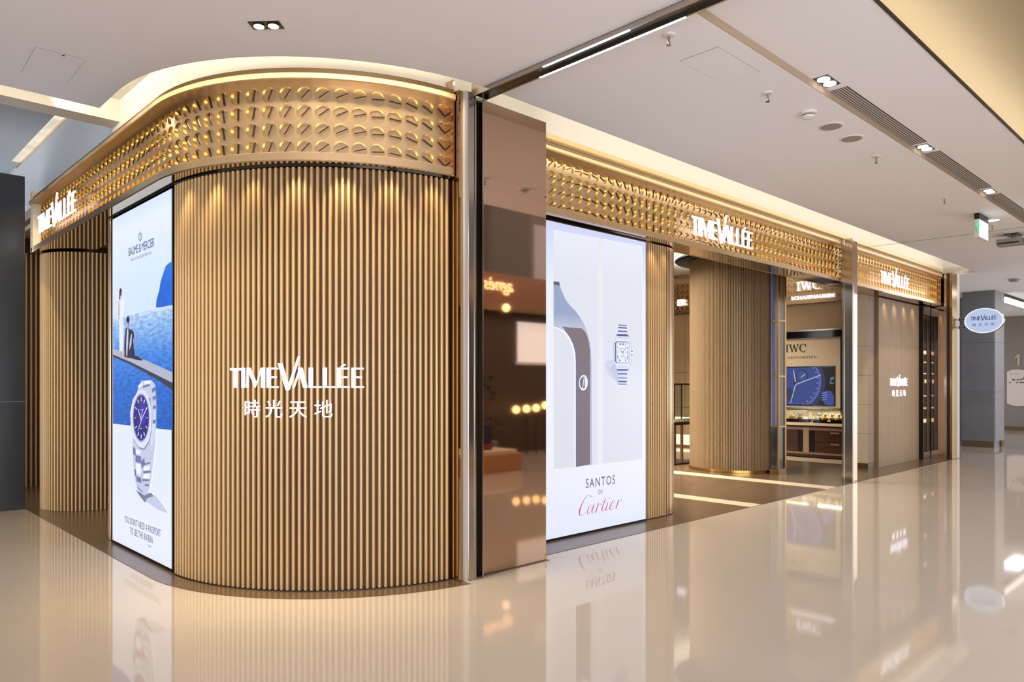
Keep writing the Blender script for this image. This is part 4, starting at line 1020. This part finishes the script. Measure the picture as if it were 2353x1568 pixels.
def showcase(ya_, yb_, label, k):
    t = thing('glass_showcase', label, 'showcase', (15.0, (ya_ + yb_) / 2, 0.72))
    MB().box(X0 + 0.02, BX - 0.12, ya_, yb_, 0.7205, 0.79).build('base', M['blackgloss'], t)
    MB().box(X0 + 0.018, X0 + 0.02, ya_, yb_, 0.79, 0.975).build('front_glass', M['glass'], t)
    MB().box(X0 + 0.018, BX - 0.12, ya_, yb_, 0.975, 0.98).build('top_glass', M['glass'], t)
    for y in (ya_, yb_ - .006): MB().box(X0 + 0.018, X0 + 0.026, y, y + .006, 0.72, 0.98).build('edge', M['steel'], t)
    area('showcase_fill', (14.96, (ya_ + yb_) / 2, 0.972), (0.1, yb_ - ya_ - .1), 5, (1.0, 0.86, 0.62), (0, 0, -1))  # added light inside the case to brighten the watches
    n = 7
    for i in range(n):
        lab = 'gold watch, %s from the right, in the %s counter showcase' % (('first', 'second', 'third', 'fourth', 'fifth', 'sixth', 'seventh')[i], 'left' if k else 'right')
        y = ya_ + .08 + (yb_ - ya_ - .16) * (i + .5) / n; x = X0 + 0.09 + 0.12 * (i % 2); z = 0.7905 + 0.0
        place_watch(x, y, z)['label'] = lab
def watch_proto():
    r = thing('watch', 'small gold watch on a cushion inside a counter showcase', 'watch', (0, 0, 0), gW)
    MB().bevbox(-.055, .055, -.05, .05, 0.0, 0.04, 0.014).build('cushion', M['amberc'], r, True)
    ring = MB()
    n = 14
    for i in range(n):
        a = 2 * PI * i / n; ring.v += [(.040 * math.cos(a), s_, .082 + .040 * math.sin(a)) for s_ in (-.016, .016)]
    ring.f += [(2 * i, 2 * i + 1, 2 * ((i + 1) % n) + 1, 2 * ((i + 1) % n)) for i in range(n)]
    ring.build('strap', M['goldm'], r, True)
    MB().cyl((-.048, 0, .084), .030, .010, 14, axis='x').build('dial', M['white'], r)
    return r
M['amberc'] = mat('cushion_leather', S(206, 150, 78), 0.6)
make_watch = True
WPROTO = [None]
def place_watch(x, y, z):
    if WPROTO[0] is None:
        r = watch_proto(); WPROTO[0] = r; r.location = (x, y, z); WL[r] = (x, y, z); return r
    r0 = WPROTO[0]; r = r0.copy(); COL.objects.link(r); r.location = (x, y, z)
    for c in r0.children:
        d = c.copy(); COL.objects.link(d); d.parent = r
    return r
showcase(PX(1937, 960, X0)[1] - .02, PX(1866, 960, X0)[1], 'glass counter showcase of watches at the right, beside the steel post', 0)
showcase(PX(1856, 960, X0)[1], 8.4, 'glass counter showcase of watches at the left, beside the tall vitrine', 1)
pl_ = thing('name_plate', 'small black plate with white lettering before the right counter showcase', 'plate', (14.8, 6.5, 0.72))
yp = PX(1905, 965, X0 - .02)[1]
MB().box(X0 - 0.022, X0 - 0.012, yp - .07, yp + .07, 0.7205, 0.80).build('plate', M['blackgloss'], pl_)
serif_letters(pl_, LM, FX, (X0 - 0.0225, yp + .035, 0.757), 0.024, 0.0006)

# tall vitrine against the big drum
vt = thing('tall_vitrine', 'tall narrow vitrine with gold edges against the right of the round slat pillar', 'vitrine', (12.55, 6.2, 0.0))
a0, a1 = onZ(1789, 1092, 0), onZ(1807, 1089, 0)
fx = Vector((a1[0] - a0[0], a1[1] - a0[1], 0)); wv = fx.length; fx.normalize(); fn_ = Vector((fx.y, -fx.x, 0)); dv = -fn_
def vbox(s0, s1, d0, d1, z0, z1):
    o = Vector((a0[0], a0[1], 0))
    p = [o + fx * s0 + dv * d0, o + fx * s1 + dv * d0, o + fx * s1 + dv * d1, o + fx * s0 + dv * d1]
    return MB().prism([(q.x, q.y) for q in p], z0, z1)
vbox(0, wv, 0.0, 0.16, 0.005, 0.09).build('base', M['smokeg'], vt)
vbox(0.02, wv - .02, 0.02, 0.15, 0.09, 0.78).build('lower_panel', M['blackgloss'], vt)
vbox(0.02, wv - .02, 0.13, 0.15, 0.80, 3.4).build('back_panel', mat('vitrine_back', S(116, 126, 168), 0.3), vt)
vbox(0, 0.03, 0.0, 0.03, 0.09, 3.45).build('edge_post', M['smokeg'], vt)
vbox(wv - .05, wv, 0.0, 0.04, 0.09, 3.45).build('edge_post', M['smokeg'], vt)
for z in (0.785, 1.62, 2.55, 3.40): vbox(0.03, wv - .05, 0.0, 0.15, z, z + .03).build('shelf', M['smokeg'], vt)
vbox(0.03, wv - .05, 0.008, 0.012, 0.82, 3.4).build('pane', M['glass2'], vt)

# display table left of the drum
tb = thing('display_table', 'dark framed display table seen between the slat column and the round pillar', 'table', (11.9, 8.0, 0.0))
tx0, tx1, ty0, ty1 = 11.62, 12.5, 7.72, 8.3
MB().box(tx0, tx1, ty0, ty1, 0.80, 0.86).build('top', M['cream'], tb)
MB().box(tx0 + .02, tx1, ty0 + .02, ty1, 0.74, 0.80).build('apron', M['walnut'], tb)
for (x, y) in ((tx0 + .03, ty0 + .03), (tx0 + .30, ty0 + .03), (tx1 - .03, ty1 - .03), (tx0 + .03, ty1 - .03)):
    MB().prism([(x - .02, y - .02), (x + .02, y - .02), (x + .02, y + .02), (x - .02, y + .02)], 0.03, 0.74).build('leg', M['wood'], tb)
MB().box(tx0, tx1, ty0, ty1, 0.005, 0.03).build('foot_rail', M['dsteel'], tb)
for x in (tx0 + .02, tx0 + .26): MB().box(x - .01, x + .01, ty0, ty0 + .02, 0.86, 1.49).build('frame_post', M['dsteel'], tb)
MB().box(tx0, tx1, ty0, ty0 + .025, 1.49, 1.52).build('frame_rail', M['dsteel'], tb)
MB().box(tx0 + .03, tx1, ty0 + .005, ty0 + .009, 0.86, 1.49).build('pane', M['glass'], tb)
bxw = thing('display_block', 'white display block on the dark framed table', 'display block', (11.75, 7.9, 0.86))
MB().bevbox(tx0 + .03, tx0 + .2, ty0 + .1, ty0 + .28, 0.861, 0.97, 0.01).build('block', M['white'], bxw)
MB().cyl((tx0 + .115, ty0 + .19, 0.97), 0.03, 0.07, 16, 0.012).build('stand', M['goldm'], bxw, True)
for z0, z1 in ((0.16, 0.9), (0.91, 1.62), (1.63, 3.19)):
    pass
wl = thing('wall_cladding', 'beige panels on the back wall under two lit sans letters', 'wall panel', (15.2, 9.8, 0.0))
for (z0, z1) in ((0.33, 0.945), (0.955, 1.78), (1.79, 3.19)):
    for (ya_, yb_) in ((8.75, 9.80), (9.81, 10.9)):
        MB().box(BX - 0.03, BX, ya_, yb_, z0, z1).build('panel', M['beige'], wl)
MB().box(BX - 0.035, BX - 0.01, 8.75, 11.0, 0.06, 0.30).build('lit_base', M['warmglow'], wl)

# ------------------------------------------------------------------ ceiling fittings
def downlight(c, ang, L, W, z, label, group, lamp_gap, lamp_r, power):
    t = thing('downlight', label, 'ceiling light', (c[0], c[1], z), group)
    ca, sa = math.cos(ang), math.sin(ang)
    R = lambda x, y: (c[0] + x * ca - y * sa, c[1] + x * sa + y * ca)
    MB().prism([R(-L / 2, -W / 2), R(L / 2, -W / 2), R(L / 2, W / 2), R(-L / 2, W / 2)], z - 0.004, z).build('housing', M['black'], t)
    for s_ in (-1, 1):
        p = R(s_ * lamp_gap, 0)
        MB().cyl((p[0], p[1], z - 0.010), lamp_r * 1.15, 0.006, 24).build('lamp_ring', M['dsteel'], t, True)
        MB().cyl((p[0], p[1], z - 0.012), lamp_r, 0.004, 24).build('lamp', M['lamp'], t, True)
        spot('downlight_beam', (p[0], p[1], z - 0.03), power, SOFTW, (0, 0, -1), 85, 0.7, lamp_r)
    return t
dz = CE + 0.055
downlight((2.083, 4.355), math.radians(-47), 0.196, 0.098, CE, 'black twin downlight in the ceiling before the curved sign band', None, 0.046, 0.032, 22)
for x, lab in ((5.57, 'nearest twin downlight in the ceiling strip with the long grilles'), (7.81, 'middle twin downlight between two long ceiling grilles'), (10.12, 'farthest twin downlight in view between two long ceiling grilles')):
    t = thing('downlight', lab, 'ceiling light', (x, 2.345, dz), 'twin downlights between the grilles')
    MB().box(x - .115, x + .115, 2.295, 2.405, dz - .004, dz).build('housing', M['dsteel'], t)
    for s_ in (-1, 1):
        MB().cyl((x + s_ * .055, 2.35 , dz - .009), 0.046, 0.005, 24).build('lamp', M['lamp'], t, True)
        spot('downlight_beam', (x + s_ * .055, 2.35, dz - .03), 36, SOFTW, (0, 0, -1), 85, 0.7, 0.045)
for x0, x1, lab in ((5.78, 7.64, 'long ceiling grille nearest the camera'), (8.02, 9.93, 'second long ceiling grille from the camera'), (10.33, 12.2, 'third long ceiling grille, cut by the frame edge')):
    t = thing('linear_vent', lab, 'vent', ((x0 + x1) / 2, 2.35, dz), 'long ceiling grilles')
    MB().box(x0, x1, 2.28, 2.412, dz - .002, dz).build('backing', M['grilld'], t)
    for k in range(6):
        y = 2.290 + .0212 * k
        MB().box(x0, x1, y, y + .0105, dz - .005, dz - .002).build('slat', M['grill'], t)
for i, (x, y, lab) in enumerate(((3.99, 2.69, 'sprinkler head nearest the dark ceiling channel'), (5.33, 2.70, 'sprinkler head before the smoke detector'), (7.57, 2.71, 'sprinkler head beyond the two round speakers'), (9.85, 2.75, 'sprinkler head short of the exit sign'), (12.0, 2.75, 'farthest sprinkler head beyond the exit sign'))):
    t = thing('sprinkler', lab, 'sprinkler', (x, y, CE), 'ceiling sprinklers')
    MB().lathe((x, y, CE), [(0.042, 0), (0.036, -.010), (0.014, -.012), (0.0, -.012)], 20).build('rosette', M['white'], t, True)
    MB().cyl((x, y, CE - .052), 0.008, 0.042, 10).build('stem', M['steel'], t, True)
    for s_ in (-1, 1): MB().tube([(x + s_ * .008, y, CE - .03), (x + s_ * .016, y, CE - .045), (x + s_ * .004, y, CE - .064)], 0.0028, 5).build('arm', M['steel'], t)
    MB().cyl((x, y, CE - .070), 0.016, 0.004, 14).build('deflector', M['steel'], t, True)
t = thing('smoke_detector', 'white smoke detector on the ceiling before the round speakers', 'detector', (5.95, 2.66, CE))
MB().lathe((5.95, 2.66, CE), [(0.066, 0), (0.064, -.018), (0.05, -.022), (0, -.022)], 28).build('base', M['white'], t, True)
MB().cyl((5.95, 2.66, CE - .030), 0.042, 0.01, 24).build('gap_ring', M['black'], t, True)
MB().lathe((5.95, 2.66, CE), [(0.05, -.030), (0.048, -.046), (0.03, -.056), (0, -.057)], 28).build('cap', M['white'], t, True)
for x, lab in ((6.41, 'round ceiling speaker nearer the camera'), (6.86, 'round ceiling speaker farther from the camera'), (11.65, 'round ceiling lamp disc beside the green exit sign')):
    t = thing('ceiling_speaker' if x < 11 else 'disc_lamp', lab, 'speaker' if x < 11 else 'ceiling light', (x, 2.67, CE), None)
    MB().lathe((x, 2.67, CE), [(0.105, 0), (0.10, -.007), (0.086, -.008)], 28).build('rim', M['white'], t, True)
    MB().cyl((x, 2.67, CE - .006), 0.087, 0.004, 28).build('grille', M['greyp'] if x < 11 else M['coolglow'], t, True)
def access(pts, lab):
    c = (sum(p[0] for p in pts) / 4, sum(p[1] for p in pts) / 4)
    t = thing('access_panel', lab, 'access panel', (c[0], c[1], CE))
    gr = [(c[0] + (x - c[0]) * 1.012, c[1] + (y - c[1]) * 1.012) for x, y in pts]
    MB().prism(gr, CE - 0.0012, CE - 0.0002).build('joint', M['groove'], t)
    MB().prism(pts, CE - 0.0022, CE - 0.0012).build('panel', M['ceil'], t)
    return t
t = access([(1.12, 5.71), (1.41, 5.68), (1.42, 6.23), (1.14, 6.25)], 'square access panel in the ceiling at the upper left')
MB().cyl((1.285, 5.71, CE - .004), 0.010, 0.002, 10).build('latch', M['grilld'], t)
access([(4.37, 2.56), (4.92, 2.56), (4.92, 2.85), (4.37, 2.85)], 'flush access panel in the ceiling beyond the nearest sprinkler')
ex = thing('exit_sign', 'hanging white sign with a green arrow under the corridor ceiling', 'sign', (11.25, 2.70, 3.45))
MB().box(11.02, 11.46, 2.672, 2.728, 3.655, CE).build('mount', M['black'], ex)
MB().box(11.02, 11.46, 2.675, 2.725, 3.42, 3.655).build('case', M['white'], ex)
MB().box(11.03, 11.45, 2.672, 2.675, 3.43, 3.65).build('lit_face', M['exitw'], ex)
artq('arrow', ex, (onY, 2.6755), [[(2240.2, 519), (2246, 505), (2246, 512.5), (2250.2, 514), (2250.2, 520.5), (2247, 520), (2250, 531), (2247.5, 532), (2244.5, 524)]], M['exitg'], 0)
cv = thing('ceiling_camera', 'grey boxy camera unit under the ceiling beyond the exit sign', 'camera', (13.0, 2.73, 3.6))
MB().box(12.86, 13.16, 2.62, 2.80, 3.722, CE).build('mount_plate', M['dsteel'], cv)
MB().cyl((13.0, 2.71, 3.66), 0.03, 0.062, 12).build('stem', M['greyp'], cv, True)
MB().bevbox(12.86, 13.10, 2.58, 2.90, 3.575, 3.665, 0.01).build('body', M['greyp'], cv)
MB().box(12.855, 12.86, 2.61, 2.88, 3.59, 3.61).build('slot', M['black'], cv)
MB().bevbox(12.96, 13.10, 2.50, 2.58, 3.585, 3.655, 0.012).build('lens_hood', M['grill'], cv)
cd = thing('ceiling_detector', 'small grey detector on the ceiling at the corridor end', 'detector', (18.38, 3.82, CE))
MB().lathe((18.38, 3.82, CE), [(0.11, 0), (0.10, -.04), (0.07, -.07), (0, -.07)], 20).build('dome', M['greyp'], cd, True)
MB().cyl((18.38, 3.82, CE - .015), 0.125, 0.015, 20).build('base', M['white'], cd, True)

# ------------------------------------------------------------------ right end: round hanging sign, stone column, wall with number and directory
XO = 16.95
o0, o1 = onX(2215, 736, XO), onX(2307, 736, XO); ot, ob = onX(2261, 708, XO), onX(2261, 766, XO)
oy, oz, orx, orz = (o0[1] + o1[1]) / 2, (ot[2] + ob[2]) / 2, abs(o0[1] - o1[1]) / 2, (ot[2] - ob[2]) / 2
os_ = thing('blade_sign', 'oval lit hanging sign with the shop name before the grey stone column', 'sign', (XO, oy, oz))
def oval(k, x0, x1, n=40):
    v = [(x0, oy + k * orx * math.cos(2 * PI * i / n), oz + k * orz * math.sin(2 * PI * i / n)) for i in range(n)]
    v += [(x1, p[1], p[2]) for p in v]
    return MB().add(v, [tuple(range(n)), tuple(range(2 * n - 1, n - 1, -1))] + [(i, (i + 1) % n, n + (i + 1) % n, n + i) for i in range(n)])
oval(1.0, XO, XO + .08).build('rim', M['steel'], os_, True)
oval(0.985, XO - .004, XO).build('glow_ring', mat('cyan_rim', (0.05, 0.05, 0.05, 1), 0.4, emit=(0.72, 0.92, 1, 1), strength=1.3), os_, True)
oval(0.93, XO - .008, XO - .004).build('lit_face', mat('pale_face', (0.05, 0.05, 0.05, 1), 0.4, emit=(0.56, 0.66, 0.93, 1), strength=0.8), os_, True)
NAVY = glow(20, 44, 100)
sign_letters(os_, NAVY, line_place((XO - .009, oy + .225, oz + .01), (0, -1, 0), FX, 0.078, 0.92), 0.078, 0.002, 0.92)
for i, ch in enumerate(CJK):
    text('letter', ch, 0.07, NAVY, os_, (XO - .0095, oy + .165 - .105 * i, oz - .105), FX, depth=0.002)
for dzz in (.05, -.11):
    MB().cyl((XO + .04, oy + orx * .96, oz + dzz), 0.012, 4.476 - (oy + orx * .96), 10, axis='y').build('bracket', M['dsteel'], os_, True)
    MB().cyl((XO + .04, 4.445, oz + dzz), 0.03, 0.03, 14, axis='y').build('bracket_foot', M['dsteel'], os_, True)

sc2 = thing('stone_column', 'square grey stone column behind the oval hanging sign', 'column', (20.8, 4.95, 0.0))
MB().box(20.33, 21.15, 4.64, 5.28, 0.0, CE).build('core', M['stonel'], sc2)
for z0, z1 in ((0.15, 1.32), (1.325, 2.5), (2.505, CE - .002)):
    MB().box(20.29, 20.33, 4.625, 5.285, z0, z1).build('stone_panel', M['stone'], sc2)
    MB().box(20.335, 21.15, 4.60, 4.64, z0, z1).build('stone_panel', M['stonel'], sc2)
MB().box(20.285, 20.33, 4.62, 5.285, 0.0, 0.148).build('kick_plate', M['kick'], sc2)
MB().box(20.9, 21.155, 4.595, 4.64, 0.0, 0.148).build('kick_plate', M['kick'], sc2)
nb = thing('wall_number', 'pale metal number 1 on the brown stone wall at the far right', 'sign', (28.45, 4.9, 2.1))
artq('numeral', nb, (onX, 28.49), [[(2337.5, 841.5), (2337.5, 822), (2332, 824.5), (2332, 821), (2338, 814.5), (2343, 814.5), (2343, 841.5)]], mat('number_metal', S(196, 184, 150), 0.35, 0.4), 4)
db_ = thing('directory_board', 'pale rounded directory board on the wall under the number 1', 'sign', (28.46, 4.6, 0.7))
bp = [(2313.4, 855), (2318, 852.5), (2327, 850), (2340, 849.5), (2353, 851), (2366, 853), (2374, 857), (2374, 926), (2366, 930), (2353, 933), (2340, 934), (2327, 932.5), (2318, 929.5), (2313.4, 927)]
v0 = [onX(u, w, 28.47) for u, w in bp]; n_ = len(v0); v1 = [(28.499, p[1], p[2]) for p in v0]
MB().add(v0 + v1, [tuple(range(n_)), tuple(range(2 * n_ - 1, n_ - 1, -1))] + [(i, (i + 1) % n_, n_ + (i + 1) % n_, n_ + i) for i in range(n_)]).build('plate', mat('directory_plate', S(206, 196, 188), 0.5), db_)
artq('plan_print', db_, (onX, 28.472), [[(2318.3, 878.6), (2322.4, 878.6), (2322.4, 881.2), (2318.3, 881.2)], [(2334.5, 878.4), (2339, 878.4), (2339, 881), (2334.5, 881)], [(2341.5, 877.8), (2356, 877.8), (2356, 880.8), (2341.5, 880.8)], [(2325, 871.5), (2332, 871.5), (2332, 874), (2325, 874)], [(2336, 871.5), (2341, 871.5), (2341, 873.6), (2336, 873.6)], [(2343, 873), (2349, 869), (2349, 873.6), (2343, 873.6)], [(2351, 866), (2358, 866), (2358, 875), (2351, 873)]], mat('print_brown', S(86, 66, 62), 0.6), 0)
artq('rule_print', db_, (onX, 28.472), [[(2330, 859.4), (2340.5, 859.4), (2340.5, 860.4), (2330, 860.4)], [(2319.5, 857), (2320.3, 857), (2320.3, 862), (2319.5, 862)], [(2322.8, 857), (2325, 859), (2323.6, 862.4), (2322.6, 862)], [(2325.5, 875), (2345, 875), (2345, 876.4), (2325.5, 876.4)]], mat('print_grey', S(160, 150, 144), 0.6), 0)
ll = thing('linear_light', 'bright linear lamp under a dark beam at the far right', 'light', (23, 4.6, 3.6))
MB().box(21.16, 28.4, 4.60, 4.9, 3.62, CE - .001).build('beam', M['grilld'], ll)
MB().box(21.16, 28.4, 4.56, 4.60, 3.50, 3.64).build('lamp', mat('lamp_strip', (1, 1, 1, 1), 0.4, emit=(1, 0.97, 0.92, 1), strength=1.4), ll)

# ------------------------------------------------------------------ the shop across the corridor (seen in the pilaster's mirror)
def mir(u, v, Y):
    p = onY(u, v, 8.64 - Y); return (p[0], Y, p[2])
YB = -3.0
struct('wall_atrium_far', bx(2.0, 34, -12.2, -12.0, 0, 14), mat('atrium_far', S(92, 84, 80), 0.8, noise=((0.8, 0.8, 0.8), 0.35)))
ow = struct('wall_opposite', bx(6.0, 22.0, YB - .2, YB, 0, 3.1), mat('opposite_dark', S(70, 54, 42), 0.5))
ob_ = thing('opposite_fascia', 'brown wooden shop fascia across the corridor seen in the mirror panel', 'fascia', (13.0, YB, 3.1))
MB().box(6.0, 22.0, YB - .2, YB + .25, 3.1, 3.85).build('board', M['wood'], ob_)
MB().box(6.0, 22.0, YB + .25, YB + .27, 3.06, 3.12).build('edge_trim', M['kick'], ob_)
FYB = frame((-1, 0, 0), (0, 0, 1))
ns_ = thing('neon_sign', 'orange neon script sign on the brown fascia, mirrored in the bronze panel', 'sign', mir(1146, 668, YB + .3))
pn = mir(1146, 668, YB + .27)
text('script', 'agnès', 0.38, M['neon'], ns_, (pn[0], YB + .29, pn[2]), FYB, depth=0.02, shear=0.35)
ca, cb_ = mir(1127, 880, -4.2), mir(1224, 880, -4.2)
wn = thing('grey_column', 'dark grey column across the corridor mirrored in the bronze panel', 'column', ((ca[0] + cb_[0]) / 2, -4.8, 0))
MB().bevbox(ca[0], cb_[0], -5.3, -4.2, 0.0, 9.4, 0.06).build('shaft', mat('column_grey', S(66, 60, 54), 0.5), wn)
MB().bevbox(ca[0] - .1, cb_[0] + .1, -5.4, -4.1, 9.4, 9.7, 0.06).build('capital', M['stone'], wn)
bb = thing('banner', 'pale and red hanging banner above the opposite shop, mirrored in the panel', 'banner', (13, -6.5, 3.9))
for i in range(9):
    x0 = 9.0 + i * 1.3
    MB().box(x0, x0 + 1.0, -6.5, -6.46, 3.95, 6.2).build('stripe', (M['red'], M['void'], M['stonel'])[i % 3], bb)
lw = thing('lit_window', 'pale lit shop window across the corridor mirrored in the panel', 'window display', (mir(1225, 790, YB)[0], YB, 1.5))
q0, q1 = mir(1188, 832, YB), mir(1256, 745, YB)
MB().box(q0[0], q1[0] + .6, YB, YB + .03, q0[2], q1[2]).build('panel', M['paleglow'], lw)
MB().box(q0[0] - .05, q1[0] + .65, YB, YB + .05, q0[2] - .06, q0[2]).build('sill', M['white'], lw)
for i, (u, v) in enumerate(((1186, 942), (1210, 940), (1232, 938), (1253, 932), (1163, 708))):
    p = mir(u, v, YB + .5)
    t = thing('table_lamp' if i < 4 else 'pendant_lamp', ('first', 'second', 'third', 'fourth', 'hanging')[i] + ' amber lamp in the opposite shop, mirrored in the bronze panel', 'lamp', p)
    MB().lathe(p, [(0, -.09), (.06, -.06), (.085, 0), (.06, .06), (0, .09)], 14).build('bulb', M['amber'], t, True)
    if i < 4: MB().cyl((p[0], p[1], 0.0), 0.02, p[2] - .08, 8).build('stand', M['dsteel'], t)
    else: MB().cyl((p[0], p[1], p[2] + .08), 0.01, 3.0 - p[2], 8).build('cord', M['black'], t)
pb0, pb1 = mir(1104, 1085, -.55), mir(1200, 1085, -.55)
bn = thing('display_plinth', 'low tan display plinth in the corridor, mirrored in the bronze panel', 'plinth', ((pb0[0] + pb1[0]) / 2, -.7, 0))
MB().bevbox(pb0[0] - .6, pb1[0], -1.5, -.55, 0.0, 0.30, 0.02).build('body', mat('tan_plinth', S(190, 140, 92), 0.5), bn)
MB().bevbox(pb0[0] - .55, pb1[0] - .05, -1.45, -.6, 0.30, 0.36, 0.03).build('cushion', M['cream'], bn)
nv = thing('navy_box', 'navy box on the tan plinth, mirrored in the bronze panel', 'box', (mir(1118, 1000, -.9)[0], -.9, .36))
MB().bevbox(mir(1104, 1000, -.9)[0] - .2, mir(1128, 1000, -.9)[0], -1.15, -.85, 0.361, 0.80, 0.02).build('body', mat('navy', S(40, 44, 70), 0.5), nv)
MB().box(mir(1104, 1000, -.9)[0] - .2, mir(1128, 1000, -.9)[0], -.849, -.845, 0.40, 0.47).build('label', M['red'], nv)
tp = mir(1140, 960, -1.6)
pt = thing('potted_plant', 'dark leafy plant in a pot, mirrored in the bronze panel', 'plant', (tp[0], -1.85, 0))
MB().lathe((tp[0], -1.85, 0), [(0.0, 0), (.16, 0), (.2, .4), (.18, .42), (0, .4)], 18).build('pot', M['stone'], pt, True)
MB().tube([(tp[0], -1.85, .4), (tp[0] + .03, -1.84, .9), (tp[0], -1.85, 1.3)], 0.02).build('stem', M['wood'], pt)
lf = MB()
for i in range(90):
    a = random.uniform(0, 2 * PI); h = random.uniform(.7, 1.65); r = random.uniform(.05, .34) * (1.2 - abs(h - 1.15))
    c = Vector((tp[0] + r * math.cos(a), -1.85 + r * math.sin(a), h)); d = Vector((math.cos(a), math.sin(a), random.uniform(-.3, .6))).normalized()
    s_ = d.cross(Vector((0, 0, 1))).normalized() * .045; e = c + d * .17
    lf.add([c, c + d * .08 + s_, e, c + d * .08 - s_], [(0, 1, 2, 3)])
lf.build('foliage', M['leafm'], pt, kind='stuff')
